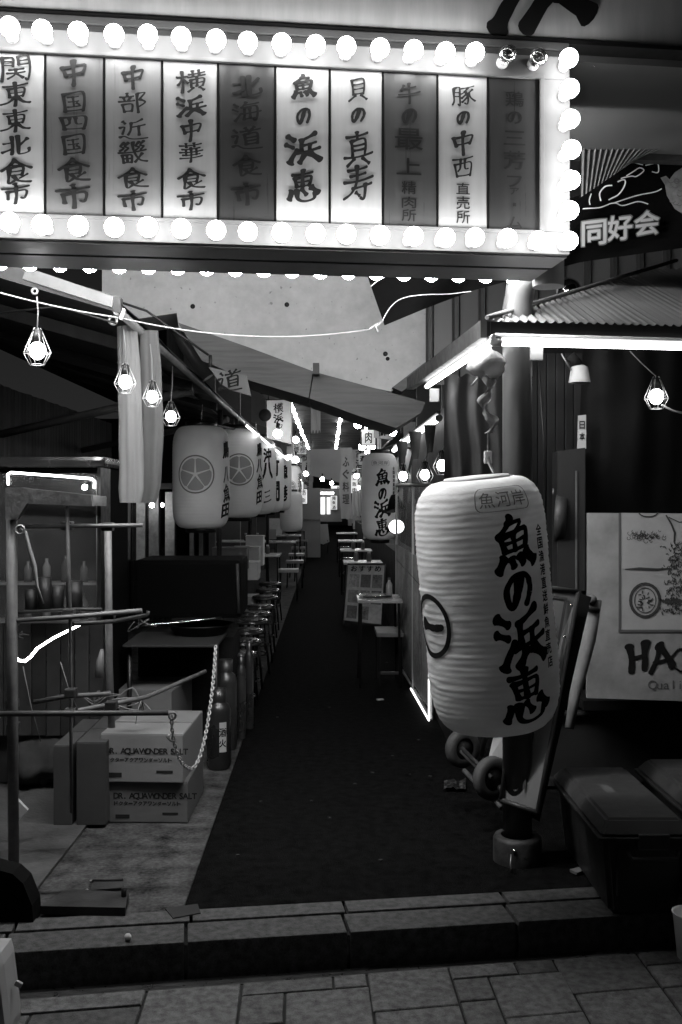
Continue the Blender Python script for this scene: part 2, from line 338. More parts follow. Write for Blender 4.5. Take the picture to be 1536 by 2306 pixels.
def glyph(ch, off=.018, brush=True, seed=0.):
    key = (ch, off, brush, seed)
    if key in GC: return GC[key]
    if brush and ch in BR:
        V = []; Fs = []
        for i, sp in enumerate(BR[ch]):
            vs, fs = stroke(sp, seed); o = len(V)
            V += [v + Vector((0, 0, .0008 * i)) for v in vs]; Fs += [[j + o for j in f] for f in fs]
        r = (V, Fs)
    else:
        vs, fs = font_glyph(ch, 0)
        if vs: vs, fs = brushify(vs, fs, seed + ord(ch) % 17, off, 1. if brush else 0.)
        if vs:
            x0 = min(v.x for v in vs); x1 = max(v.x for v in vs); y0 = min(v.y for v in vs); y1 = max(v.y for v in vs)
            if ord(ch) > 0x2000:
                kx = 1 / max(.55, x1 - x0); ky = 1 / max(.55, y1 - y0)
                vs = [Vector(((v.x - (x0+x1)/2) * kx + .5, (v.y - (y0+y1)/2) * ky + .5, 0)) for v in vs]
            else:
                vs = [Vector((v.x + .5, v.y, 0)) for v in vs]
        r = (vs, fs)
    GC[key] = r; return r
def put(mb, ch, x, y, wd, ht, fn, **kw):
    """draw ch with its box centred on (x, y) of a surface; fn(u, v, h) gives the place"""
    vs, fs = glyph(ch, **kw)
    mb.add([fn(x + (v.x - .5) * wd, y + (v.y - .5) * ht, v.z) for v in vs], fs)
def densify(mb, step):
    """split the triangles so that flat lettering follows a curved skin"""
    bm = bmesh.new(); V = [bm.verts.new(v) for v in mb.v]
    for f in mb.f:
        try: bm.faces.new([V[i] for i in f])
        except ValueError: pass
    for ax in (0, 1):
        lo = min(v.co[ax] for v in bm.verts); hi = max(v.co[ax] for v in bm.verts)
        c = lo + step
        while c < hi:
            n = Vector((0, 0, 0)); n[ax] = 1; p = Vector((0, 0, 0)); p[ax] = c
            bmesh.ops.bisect_plane(bm, geom=list(bm.verts)+list(bm.edges)+list(bm.faces), plane_co=p, plane_no=n, dist=1e-6); c += step
    bm.verts.index_update(); mb.v = [v.co.copy() for v in bm.verts]; mb.f = [[v.index for v in f.verts] for f in bm.faces]; mb.sm = [False]*len(mb.f); bm.free()
def word(mb, s, x, y, size, fn, cw=None, **kw):
    kw.setdefault('brush', False)
    a = 0; cw = cw or size * .62
    for ch in s:
        if ch != ' ':
            if ord(ch) > 0x2000: put(mb, ch, x + a + size*.45, y + size*.4, size*.86, size*.86, fn, **kw); a += size
            else: put(mb, ch, x + a + cw*.5, y + size*.5, size, size, fn, **kw); a += cw
        else: a += cw * .6

# ================================================================== THE SETTING
# street pavement in front: skewed grid of granite slabs of mixed sizes
PZ = -.12
def slab_pt(u, v): return Vector((u - .027 * v, 3.385 + .16 * u + v, PZ))
st = MB(); st.sheet([[Vector((x, y, PZ - .03)) for x in (-40, 40)] for y in (-30, 3.9)], False)
struct('street_bed', st, grime)
pvr = bpy.data.objects.new('pavement', MB().sheet([[Vector((x, y, PZ - .012)) for x in (-4, 0, 4)] for y in (-1, 3.0)], False).mesh('pavement'))
col.objects.link(pvr); pvr.data.materials.append(M('joint_sand', .03, .9)); pvr['kind'] = 'structure'; ROOT[pvr.name] = Vector()
pvr.data.clear_geometry()
vs = [slab_pt(u, v) + Vector((0, 0, -.010)) for v in (-6, .0) for u in (-5, 5)]
pvr.data.from_pydata([tuple(v) for v in vs], [], [(0, 1, 3, 2)])
# rows read off the photograph (u runs along the kerb); then the pattern goes on
G = .0045
def slab(u0, u1, v0, v1, tone):
    mb = MB(); q = [slab_pt(u0+G, v0+G), slab_pt(u1-G, v0+G), slab_pt(u1-G, v1-G), slab_pt(u0+G, v1-G)]
    dz = random.uniform(-.0015, .0015); b = .003
    c = sum(q, Vector()) / 4
    top = [p + (c - p).normalized() * b * 1.4 + Vector((0, 0, dz)) for p in q]
    mb.add([p + Vector((0, 0, -.05)) for p in q] + [p + Vector((0, 0, dz - b)) for p in q] + top,
           [(8, 9, 10, 11)] + [(i, (i+1) % 4, (i+1) % 4 + 4, i+4) for i in range(4)] + [(i+4, (i+1) % 4 + 4, (i+1) % 4 + 8, i+8) for i in range(4)])
    part('slab', mb, tone, pvr)
tones = [M('granite_slab_%s' % n, c, .6, na=.6, ns=230, bump=.3, bs=260) for n, c in (('pale', .12), ('mid', .10), ('grey', .075))]
rows = []
u = -2.25
def fillrow(v0, v1, cuts):
    for a, b in zip(cuts[:-1], cuts[1:]): slab(a, b, v0, v1, tones[random.choice([0, 0, 1, 1, 2])])
# a big-slab / narrow-slab bond like the one in view
def ux(px, py):
    D = Dg(py, PZ); p = at(px, py, D); v = (p.y - 3.385 - .16 * p.x) ; v = v / (1 - .16 * .027); return p.x + .027 * v
block = [(-1.95, -1.27), (-1.27, -.60), (-.60, -.285)]
fillrow(-.10, 0, [-2.6, -2.2, -1.9, -1.5, -1.05, -.60]); fillrow(-.30, -.10, [-2.6, -2.1, -1.75, -1.25, -.94, -.60])
fillrow(-.5, -.30, [-2.6, -2.3, -1.9, -1.5, -1.18, -.75, -.60])
def big(u0, u1, v0, v1, t=None): slab(u0, u1, v0, v1, tones[t if t is not None else random.choice([0, 0, 1])])
u = -.60
big(-.60, -.29, -.31, 0, 0)
big(-.29, .015, -.09, 0, 1); big(.015, .13, -.09, 0, 0); big(-.29, -.145, -.28, -.09, 1); big(-.145, .135, -.38, -.09, 0)
big(.13, .415, -.26, 0, 0); big(.415, .65, -.09, 0, 0); big(.65, .79, -.095, 0, 2); big(.415, .54, -.24, -.09, 1); big(.54, .80, -.36, -.09, 0)
big(.79, 1.10, -.25, 0, 1); big(1.10, 1.40, -.10, 0, 1); big(1.10, 1.24, -.26, -.10, 0); big(1.24, 1.55, -.38, -.10, 1); big(1.40, 1.72, -.10, 0, 2); big(1.55, 1.85, -.3, -.1, 0)
big(-.60, -.29, -.60, -.31, 1); big(-.29, -.145, -.60, -.28, 0); big(-.145, .135, -.68, -.38, 1); big(.135, .415, -.56, -.26, 0)
big(.415, .54, -.54, -.24, 1); big(.54, .80, -.66, -.36, 0); big(.80, 1.10, -.55, -.25, 0); big(1.10, 1.24, -.56, -.26, 1); big(1.24, 1.55, -.7, -.38, 0); big(1.55, 1.85, -.6, -.3, 1)
for i in range(9):
    for j in range(5): big(-2.6 + i*.5, -2.1 + i*.5, -1.0 - j*.32 + .3 - .02, -.70 - j*.32 + .3 - .32 + .3 - .02) if False else None
# gutter strip then kerb blocks, each a stone of its own
gut = MB(); gut.prism([Vector((x, 3.385 + .16*x, PZ - .006)) for x in (-3, 3)] + [Vector((x, 3.44 + .14*x, PZ - .010)) for x in (3, -3)], (0, 0, -.04))
struct('gutter', gut, M('gutter_concrete', .035, .35, na=.4, ns=30, bump=.2))
kb = bpy.data.objects.new('kerb', MB().prism([Vector((x, y + .14*x, -.02)) for x, y in ((-3, 3.46), (3, 3.46), (3, 3.7), (-3, 3.7))], (0, 0, -.2)).mesh('kerb'))
col.objects.link(kb); kb.data.materials.append(grime); kb['kind'] = 'structure'; ROOT[kb.name] = Vector()
kt = .14
def kst(x0, x1, y0, y1, z0, z1, b=.006):
    mb = MB(); ang = math.atan(kt); cx = (x0+x1)/2
    mb.box((cx, (y0+y1)/2 + kt*cx, (z0+z1)/2), ((x1-x0) - .006, (y1-y0)*.99, z1-z0), ang, b)
    part('kerbstone', mb, kerbm, kb)
xs = [-2.3, -1.7, -1.1, -.495, .06, .66, 1.26, 1.86, 2.46]
for a, b in zip(xs[:-1], xs[1:]):
    kst(a, b, 3.445, 3.60, -.16, -.002); kst(a, b, 3.603, 3.70, -.12, .004, .003)
# alley floors
fl = MB(); fl.prism([(-.53, 3.63, 0), (3.2, 4.16, 0), (3.2, 60, 0), (-.62, 60, 0)], (0, 0, -.1)); struct('alley_floor', fl, asphalt)
fl = MB(); fl.prism([(-4.5, 3.07, -.004), (-.534, 3.63, -.004), (-.624, 60, -.004), (-4.5, 60, -.004)], (0, 0, -.1)); struct('stall_floor', fl, floorc)
fl = MB(); fl.prism([at(60, 2030, 3.72) * 1, at(182, 1880, 4.45), Vector((-1.02, 9, .002)), Vector((-4.3, 9, .002)), Vector((-4.3, 3.4, .002))], (0, 0, -.01))
for v in fl.v: v.z = .004 if v.z > -.008 or True else v.z
fl = MB(); a = gnd(80, 2010); b = gnd(182, 1880)
fl.prism([(-4.3, 3.5, .012), (a.x, a.y, .012), (b.x, b.y, .012), (b.x - .05, 9, .012), (-4.3, 9, .012)], (0, 0, -.012)); struct('stall_floor_mat', fl, M('mat_floor', .06, .75, na=.4, ns=30, bump=.3))
b = gnd(410, 2050)
# ---------- surroundings that only reflections and side views meet
bk = MB(); bk.bb(-12, 12, -14, -13.6, -.1, 9); part('building_across_street', bk, M('far_facade', .06, .7, na=.3, ns=1), label='dark plain building face across the street', cat='building')
# ---------- left timber-planked wall (each plank a piece)
lw = thing('left_wall', 'dark vertical plank wall running back behind the drinks case', 'wall', (-2.64, 8, 0))
part('backing', MB().bb(-2.70, -2.655, 4.5, 12.2, 0, 2.40), matte, lw)
y = 4.6; k = 0
while y < 12:
    wd = .098; part('plank', MB().bb(-2.652 - random.uniform(0, .006), -2.625, y, y+wd-.008, .02, 2.42 + random.uniform(-.004, .004), .003), (plank, plankd, plank)[k % 3], lw); y += wd; k += 1
# ---------- left lean-to roof
def RZ(x): return 2.354 + .285 * (-.944 - x)
rf = thing('left_stall_roof', 'low tarpaulin stall roof with rolled eave along the left of the alley', 'roof', (-.95, 4.45, 2.35))
mb = MB()
for (xa, xb, za, m) in ((-.944, -3.4, 0, 0),):
    mb.prism([Vector((xa, 4.42, RZ(xa))), Vector((xb, 4.30, RZ(xb))), Vector((xb, 24, RZ(xb))), Vector((xa+.05, 24, RZ(xa)))], (0, 0, .035))
part('tarpaulin', mb, M('roof_tarp', .045, .6, na=.4, ns=5, bump=.3), rf)
part('eave_pipe', MB().tube([(-.94, 4.42, 2.34), (-.92, 10, 2.335), (-.87, 24, 2.33)], .02, 10), steel, rf)
g = []
for i in range(40):
    yy = 4.42 + i*.5; r = []
    for j in range(7):
        t = j/6; r.append(Vector((-.915 - .22*t + .012*math.sin(i*1.3+j), yy, 2.365 + .05*math.sin(t*2.2) + .03*t + .013*noise.noise(Vector((i*.7, j, 2))))))
    g.append(r)
part('tarp_fold', MB().sheet(g), M('tarp_fold', .10, .5, na=.5, ns=9, bump=.2), rf)
part('front_rafter', MB().prism([Vector((-.92, 4.40, 2.325)), Vector((-1.9, 4.28, RZ(-1.9)-.03)), Vector((-1.9, 4.28, RZ(-1.9)+.04)), Vector((-.92, 4.40, 2.395))], (0, .05, 0)), darksteel, rf)
part('edge_board', MB().prism([at(60, 602, 4.26), at(255, 668, 4.26), at(252, 692, 4.26), at(50, 628, 4.26)], (0, .02, 0)), M('edge_board', .09, .6, na=.3, ns=12), rf)
for yy in (5.6, 7.2, 8.8, 10.4): part('rafter', MB().prism([Vector((-.99, yy, 2.29)), Vector((-2.62, yy, RZ(-2.62)-.09)), Vector((-2.62, yy, RZ(-2.62)-.01)), Vector((-.99, yy, 2.355))], (0, .06, 0)), plank, rf)
for yy in (7.3, 9.9): part('brace', MB().tube([(-2.6, yy+.6, 2.02), (-1.0, yy, 2.30)], .032, 8), M('old_timber', .08, .7, na=.3, ns=15), rf)
for yy in (8.2, 11.8, 15.5): part('eave_post', MB().tube([(-1.02, yy+1, 0), (-1.0, yy+1, 2.33)], .024, 8), darksteel, rf)
part('ceiling_sheet', MB().prism([Vector((-1.15, 6.2, 2.39)), Vector((-2.66, 6.2, RZ(-2.66)-.03)), Vector((-2.66, 12, RZ(-2.66)-.03)), Vector((-1.15, 12, 2.39))], (0, 0, -.01)), M('ceiling_ply', .07, .7, na=.3, ns=4), rf)
# back of the left lot
bw_ = thing('back_partition', 'dark slatted partition behind the hanging lanterns', 'wall', (-2, 12.3, 0))
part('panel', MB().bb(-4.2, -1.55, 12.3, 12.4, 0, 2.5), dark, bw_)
for i in range(16): part('slat', MB().bb(-2.5 + i*.062, -2.5 + i*.062 + .035, 12.262, 12.298, 0, 1.35, .004), plankd, bw_)
# ---------- stair soffit of concrete spanning the alley, with its board-marked beam
cs = thing('concrete_stair', 'pale spotted concrete underside of a stair crossing above the alley', 'staircase', at(700, 900, 7.5))
D = 6.6
part('soffit_wall', MB().ppx([(230, 430), (230, 730), (398, 705), (404, 745), (560, 800), (700, 842), (880, 882), (960, 820), (960, 430)], D, .5), concrete, cs)
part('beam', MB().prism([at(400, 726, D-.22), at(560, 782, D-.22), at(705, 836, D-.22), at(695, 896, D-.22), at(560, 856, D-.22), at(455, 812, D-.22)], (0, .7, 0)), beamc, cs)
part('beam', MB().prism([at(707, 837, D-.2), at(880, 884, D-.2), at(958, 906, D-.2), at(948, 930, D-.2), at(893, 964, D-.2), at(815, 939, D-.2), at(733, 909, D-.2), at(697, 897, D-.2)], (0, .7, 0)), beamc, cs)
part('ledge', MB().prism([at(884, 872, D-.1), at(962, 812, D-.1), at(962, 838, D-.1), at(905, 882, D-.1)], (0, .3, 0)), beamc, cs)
part('lug', MB().box(at(712, 832, D-.28), (.04, .1, .07)), M('rust_dark', .08, .9), cs)
for (x, y) in ((434, 690), (646, 686), (868, 797)):
    p = at(x, y, D); part('form_tie_hole', MB().lathe(p + Vector((0, -.003, 0)), [(.001, 0), (.013, 0), (.018, .004), (.013, .012)], 10, (0, 1, 0)), M('hole_dark', .02, .9), cs)
part('drain_stain', MB().lathe(at(873, 808, D) + Vector((0, -.003, 0)), [(.0005, 0), (.014, 0), (.014, .01)], 8, (0, 1, 0)), M('hole_dark', .02, .9), cs)
dp = thing('drain_pipe', 'curved dark drainpipe down the left side of the pale concrete', 'pipe', at(380, 640, 7.2))
part('pipe', MB().tube([at(378, 560, 7.25), at(379, 640, 7.25), at(388, 715, 7.22), at(420, 780, 7.2), at(470, 850, 7.2)], .055, 10), M('pipe_grey', .07, .5, na=.3, ns=9), dp)
part('collar', MB().tube([at(378, 600, 7.25), at(378, 612, 7.25)], .064, 10), M('pipe_grey', .07, .5), dp)
# ---------- canopy fascia above the sign, with big brush lettering
T = Vector((1, .118, 0)).normalized(); NN = Vector((.118, -1, 0)).normalized()
def spx(px, py, off=0., D0=3.4):
    D0 = D0 - off * 1.007; return at(px, py, D0 / (1 - .118 * (px - CX) / F))
def su(px, D0=3.4): p = spx(px, CY, 0, D0); return (p - Vector((0, D0, 0))).dot(T)
def sz(px, py, D0=3.4): return spx(px, py, 0, D0).z
def sbox(u0, u1, o0, o1, z0, z1, D0=3.4, bev=0., mb=None):
    mb = mb or MB(); c = Vector((0, D0, 0)) + T*(u0+u1)/2 - NN*(o0+o1)/2
    return mb.box((c.x, c.y, (z0+z1)/2), (abs(u1-u0), abs(o1-o0), abs(z1-z0)), math.atan(.118), bev)
cp = thing('canopy', 'pale weathered fascia with large black brush strokes above the bulb sign', 'canopy', (0, 3.45, 3.15))
FB = sz(740, 62, 3.42)
part('fascia', sbox(-2.4, 2.6, 0, .05, FB, FB+.9, 3.42), M('fascia_board', .46, .6, na=.25, ns=4, stretch=(3, 1, .4)), cp)
part('drip_edge', sbox(-2.4, 2.6, -.012, .07, FB-.016, FB-.001, 3.42), matte, cp)
part('soffit', sbox(-2.4, 2.6, .072, .95, FB-.04, FB-.0, 3.42), M('soffit_grey', .07, .6, na=.3, ns=3), cp)
part('soffit_edge', sbox(-2.4, 2.6, .952, 1.0, FB-.07, FB+.02, 3.42), darksteel, cp)
part('bolt', MB().ball(spx(1336, 137, -.1, 3.42) + Vector((0, .0, -.01)), .012, 8), chrome, cp)
mb = MB(); fn = lambda u, v, h: Vector((0, 3.42, 0)) + T*u + NN*(.002+h) + Vector((0, 0, v))
put(mb, '浜', su(1215, 3.42), FB + .225+.03, .37, .42, fn); put(mb, '食', su(1600, 3.42), FB + .25, .40, .44, fn)
part('lettering', mb, ink, cp)

# ================================================================== THE BULB SIGN
sg = thing('marquee_sign', 'large bulb-rimmed signboard with vertical brush-lettered market names', 'sign', (0, 3.5, 2.36))
uR = su(1283); uL = -1.75; z0 = 2.362; z1 = 3.076
iu = su(1222); iz0 = 2.440; iz1 = 2.975
brd = M('border_enamel', .17, .5, na=.08, ns=8)
part('border', sbox(uL, uR, 0, .03, iz1, 3.056, bev=.004), brd, sg); part('top_rail', sbox(uL, uR, .008, .03, 3.058, 3.080, bev=.003), M('rail_enamel', .05, .4, .3), sg); part('top_rail', sbox(uL, uR, .003, .03, 3.082, 3.108, bev=.003), M('rail_enamel2', .09, .4, .3), sg); part('border', sbox(uL, uR, 0, .03, z0, iz0, bev=.004), brd, sg)
part('border', sbox(iu, uR, 0, .03, iz0+.001, iz1-.001), brd, sg)
part('trim', sbox(uL, iu+.006, -.008, .0, iz1, iz1+.012, bev=.003), brd, sg); part('trim', sbox(uL, iu+.006, -.008, 0, iz0-.010, iz0+.002), brd, sg)
part('trim', sbox(iu-.012, iu+.004, -.0079, 0, iz0+.0025, iz1-.0005, bev=.002), brd, sg)
part('casing', sbox(uL, uR, .0305, .19, z0-.004, z1+.01), M('casing_grey', .22, .45, .2, na=.15, ns=5), sg)
part('joint_strip', sbox(uL, uR-.01, .1905, .225, z0+.02, z1), matte, sg)
part('casing', sbox(uL, uR, .2255, .42, z0-.002, z1), M('casing_grey', .22, .45, .2, na=.15, ns=5), sg)
part('bracket_column', MB().tube([Vector((.868, 3.93, 2.34)), Vector((.868, 3.93, 3.1))], .062, 16), M('column_paint', .20, .4, na=.12, ns=6), sg)
# panels and lettering
cuts = [-118, 101, 234, 365, 491, 620, 743, 863, 986, 1100, 1218]
names = [('関東東北食市', .66, 1), ('中国四国食市', .20, 1), ('中部近畿食市', .30, 1), ('横浜中華食市', .48, 1), ('北海道食市', .055, 1), ('魚の浜恵', .58, 1.25), ('貝の真寿', .58, 1.25), ('牛の最上精肉所', .085, 1), ('豚の中西直売所', .48, 1), ('鶏の三芳ファーム', .042, 1)]
lay = {  # centre x offset, list of (y centre, width, height) in photo pixels
0: (35, [(152, 66, 62), (210, 62, 58), (270, 60, 54), (326, 58, 50), (385, 66, 62), (434, 60, 50)]),
1: (166, [(162, 60, 62), (228, 54, 50), (276, 62, 38), (324, 54, 50), (382, 66, 60), (440, 74, 58)]),
2: (300, [(172, 52, 56), (230, 58, 52), (290, 60, 52), (343, 62, 56), (400, 62, 52), (450, 62, 48)]),
3: (430, [(182, 62, 54), (238, 62, 52), (292, 50, 52), (342, 52, 48), (402, 60, 52), (450, 60, 46)]),
4: (556, [(192, 62, 54), (250, 62, 50), (310, 66, 56), (372, 60, 54), (435, 66, 54)]),
5: (684, [(194, 58, 64), (258, 36, 44), (332, 76, 78), (415, 72, 80)]),
6: (806, [(200, 50, 58), (256, 36, 40), (332, 66, 88), (410, 70, 92)]),
7: (922, [(208, 52, 52), (258, 38, 40), (312, 66, 56), (374, 58, 44), (422, 34, 34), (455, 34, 30), (484, 34, 32)]),
8: (1044, [(214, 52, 48), (262, 34, 36), (320, 54, 60), (375, 50, 56), (424, 32, 30), (456, 32, 34), (488, 32, 34)]),
9: (1160, [(222, 44, 40), (264, 36, 34), (310, 52, 38), (360, 52, 50), (408, 36, 30), (430, 22, 18), (460, 10, 40), (500, 36, 30)]),
}
for i, (nm, tone, _) in enumerate(names):
    ua = su(cuts[i]) + .004; ub = su(cuts[i+1]) - .004
    pm = M('panel_%02d' % int(tone*100), tone, .42 if tone > .3 else .35, na=.10, ns=9, stretch=(4, 1, .15))
    part('panel', sbox(ua, ub, .0055, .0295, iz0+.0015, iz1-.0015, bev=.002), pm, sg)
    mb = MB(); fn = lambda u, v, h: Vector((0, 3.4, 0)) + T*u + NN*(-.0035+h) + Vector((0, 0, v))
    cx, L = lay[i]
    for ch, (yy, w_, h_) in zip(nm, L):
        cc = cx - .5; k = 3.45/F
        br = not (i in (7, 8) and yy > 410) and i != 9 and not (i == 7 and 300 < yy)
        if ch == 'ー': put(mb, ch, su(cc), sz(cc, yy), .012, h_*k, fn, brush=False, off=.01)
        else: put(mb, ch, su(cc), sz(cc, yy), w_*k*.98, h_*k*.86, fn, brush=br, off=.016 if br else .010, seed=float(i % 3))
    im = M('sign_ink', .03, .5) if tone > .15 else M('sign_ink_on_dark', tone * .42 + .0, .4)
    part('lettering', mb, im, sg)
for i in range(1, 10):
    uc = su(cuts[i]); part('divider', sbox(uc-.0035, uc+.0035, .004, .029, iz0+.002, iz1-.002), matte, sg)
# bulbs
def bulb_mb(p, ax, r=.0325, neck=.028):
    ax = Vector(ax).normalized()
    prof = [(.013, neck - .014), (.016, neck), (.022, neck+.010)]
    for k in range(9):
        a = -1.15 + k * (1.5708 + 1.15) / 8; prof.append((max(.0005, r*math.cos(a)), neck + .010 + r*.92 + r*math.sin(a)))
    return MB().lathe(p, prof, 14, ax)
def sock_mb(p, ax): return MB().lathe(p, [(.021, 0), (.021, .012), (.016, .018), (.015, .027)], 12, Vector(ax))
proto_b = bulb_mb(Vector((0, 0, 0)), (0, 0, 1)).mesh('bulb'); proto_b.materials.append(bulbm)
proto_v = [proto_b, proto_b] + [proto_b.copy() for _ in bulbs_]
for _m, _t in zip(proto_v[2:], bulbs_): _m.materials.clear(); _m.materials.append(_t)
proto_u = proto_b.copy(); proto_u.materials.clear(); proto_u.materials.append(GL('bulb_glass', .35, .8, .08))
proto_r = proto_b.copy(); proto_r.materials.clear(); proto_r.materials.append(rearm)
proto_s = sock_mb(Vector((0, 0, 0)), (0, 0, 1)).mesh('socket'); proto_s.materials.append(whitep)
fil = MB().tube([(-.008, 0, .03), (-.008, 0, .06), (0, 0, .066), (.008, 0, .06), (.008, 0, .03)], .0015, 5); fil.lathe((0, 0, 0), [(.004, .02), (.004, .045), (.001, .05)], 8)
proto_f = fil.mesh('filament'); proto_f.materials.append(chrome)
def sbulb(u, z, ax, o=0., me=None, extra=None):
    p = Vector((0, 3.4, 0)) + T*u + NN*(-o) + Vector((0, 0, z)) - ROOT[sg.name]
    q = Vector((0, 0, 1)).rotation_difference(Vector(ax)); e = q.to_euler()
    s = bpy.data.objects.new('socket', proto_s); col.objects.link(s); s.parent = sg; s.location = p; s.rotation_euler = e
    b = bpy.data.objects.new('bulb', me or random.choice(proto_v)); col.objects.link(b); b.parent = s
    if extra: f = bpy.data.objects.new('filament', extra); col.objects.link(f); f.parent = s
    if me is proto_u: b['label'] = 'unlit clear bulb'
ub = su(1268); zt = 3.022; zb = 2.392; dz = (zt - zb) / 6
for i in range(25):
    un = i in (1, 2)
    ax = (NN + Vector((random.uniform(-.08, .08), 0, random.uniform(-.05, .05)))).normalized()
    sbulb(ub - i*.1105, zt, ax, 0, proto_u if un else None, proto_f if un else None); sbulb(ub - i*.1105, zb, ax)
for k in range(1, 6): sbulb(ub, zb + dz*k, (NN + T*random.uniform(-.05, .1)).normalized())
for i in range(22):
    sbulb(uR - .055 - i*.1105, z0 + .034, -NN, .42, proto_r); sbulb(uR - .055 - i*.1105, zt, -NN, .42, proto_r)

# ================================================================== RIGHT SIDE STRUCTURE
sp = thing('steel_post', 'round grey post by the kerb rising to an elbow under the bulb sign', 'post', gnd(1165, 1945))
px_ = at(1165, 1125, 4.14).x
pm = M('post_paint', .055, .38, na=.2, ns=8)
part('shaft', MB().tube([(px_, 4.14, .0), (px_, 4.14, 2.30), (px_+.01, 4.11, 2.39), (px_+.05, 4.05, 2.44), (.868, 3.95, 2.475)], .061, 24), pm, sp)
part('base_collar', MB().lathe((px_, 4.14, 0), [(.10, 0), (.10, .09), (.092, .105), (.068, .106)], 24), M('collar_metal', .045, .5, .2, na=.5, ns=20, bump=.3), sp)
part('bolt', MB().ball((px_-.03, 4.045, .07), .009, 8), chrome, sp)
part('cable_tie', MB().tube([(px_-.045, 4.036, .06), (px_-.05, 4.02, .03), (px_-.052, 4.0, .004)], .003, 5), steel, sp)
# ribbed siding high on the right
rs = thing('ribbed_siding', 'tall ribbed metal wall cladding high on the right behind the banner', 'wall', (2, 6.0, 2.4))
x = .592
k = 0
while x < 3.4:
    part('sheet', MB().bb(x, x+.158, 6.05, 6.07, 2.2, 4.4), M('siding_flat_%d' % (k % 3 == 0), .06 if k % 3 else .08, .5, .2, na=.15, ns=3), rs)
    part('rib', MB().prism([Vector((x+.0, 6.048, 2.2)), Vector((x+.012, 6.02, 2.2)), Vector((x+.036, 6.02, 2.2)), Vector((x+.048, 6.048, 2.2))], (0, 0, 2.2)), M('siding_rib', .03, .5, .2), rs); x += .16; k += 1
vc = thing('vent_cap', 'shiny round chrome vent cap above the corrugated roof', 'vent', at(1278, 650, 5.2))
part('dome', MB().ball(at(1280, 655, 5.2), .067, 20), chrome, vc); part('duct', MB().tube([at(1276, 655, 5.19), at(1272, 715, 5.19)], .05, 14), darksteel, vc)
# right stall roof
rr = thing('right_stall_roof', 'small corrugated hip roof with a lit tube along its eave on the right', 'roof', (.65, 3.95, 2.2))
cA = at(1107, 722, 3.95); tr = .15
g = []
NC = 190
for i in range(NC):
    u = i * .0125; r = []
    base = cA + Vector((u, u*tr, 0)); lim = u*1.25
    for j in range(9):
        s = min(j/8*1.5, lim); 
        if j == 8: s = min(1.5, lim)
        r.append(base + Vector((-.02*s, s, s*.40 + .0075*math.sin(2*math.pi*u/.036))))
    g.append(r)
part('corrugated_sheet', MB().sheet(g), M('corrugated', .12, .6, .0, na=.3, ns=7), rr)
part('gutter_board', MB().prism([cA + Vector((-.02, -.012, -.005)), cA + Vector((2.4, 2.4*tr-.012, -.005)), cA + Vector((2.4, 2.4*tr-.012, -.075)), cA + Vector((-.02, -.012, -.07))], (0, .03, 0)), matte, rr)
part('side_eave', MB().prism([cA + Vector((-.045, -.01, .0)), cA + Vector((-.19, 1.85, .0)), cA + Vector((-.19, 1.85, -.07)), cA + Vector((-.045, -.01, -.07))], (.04, 0, 0)), darksteel, rr)
part('hip_flashing', MB().tube([cA + Vector((-.02, -.01, .01)), cA + Vector((1.26, 1.50, .60))], .010, 8), M('flashing', .08, .6), rr)
# LED tubes
def led(name, label, p0, p1, r=.012, group=None, caps=True):
    p0 = Vector(p0); p1 = Vector(p1); t = thing(name, label, 'light', (p0+p1)/2, group)
    part('tube', MB().tube([p0, p1], r, 10), ledm, t)
    d = (p1-p0).normalized(); up = Vector((0, 0, r*1.9))
    part('batten', MB().tube([p0 - d*.02 + up, p1 + d*.02 + up], r*.8, 4), M('batten_grey', .3, .5, .2), t)
    if caps:
        part('end_cap', MB().tube([p0 - d*.03, p0 + d*.004], r*1.25, 8), offwhite, t); part('end_cap', MB().tube([p1 - d*.004, p1 + d*.03], r*1.25, 8), offwhite, t)
    return t
e1 = at(1109, 771, 3.92)
led('led_tube', 'long bright horizontal light tube under the front eave of the right stall', e1 + Vector((.03, 0, 0)), e1 + Vector((2.2, 2.2*tr, 0)), .0135)
led('led_tube', 'bright light tube slanting back from the corner of the right eave', e1, at(962, 870, 5.43), .012)
led('led_tube', 'bright light tube over the second right-hand lantern', at(988, 942, 8.5) , at(887, 1014, 13.9), .026)
led('led_tube', 'thin light tube under the left eave above the row of lanterns', at(553, 957, 8.4), at(648, 1036, 13.5), .0085)
led('led_tube', 'slim upright light tube far along the right of the alley', at(822, 948, 15), at(832, 1025, 19), .022)
for (x, y, D) in ((1208, 792, 3.98), (978, 890, 5.3)): part('tube_clip', MB().box(at(x, y, D), (.05, .02, .07), None, .004), offwhite, label='small white bracket under the %s end of the right eave' % ('near' if D < 4.5 else 'far'), cat='bracket')

# ---------- stall body on the right
sb = thing('right_stall', 'dark boarded stall front under the corrugated roof', 'stall', (1.6, 5.2, 0))
part('lower_panel', MB().prism([Vector((1.02, 5.12, .02)), Vector((3.2, 5.12+.15*2.2, .02)), Vector((3.2, 5.45, .385)), Vector((1.02, 5.12, .385))], (0, .05, 0)), M('stall_lower', .025, .55, na=.3, ns=5), sb)
part('lower_trim', MB().prism([Vector((1.02, 5.09, .388)), Vector((3.2, 5.42, .388)), Vector((3.2, 5.42, .40)), Vector((1.02, 5.09, .40))], (0, .07, 0)), darksteel, sb)
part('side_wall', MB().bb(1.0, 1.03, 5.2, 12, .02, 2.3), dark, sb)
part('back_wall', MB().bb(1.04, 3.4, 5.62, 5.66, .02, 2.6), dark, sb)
for i in range(7):
    x0 = 1.02 + i*.048; part('wall_board', MB().bb(x0, x0+.044, 5.30, 5.32, .42, 2.28, .003), M('wall_board_dark', .015, .45, na=.3, ns=9, stretch=(1, 1, .1)), sb)
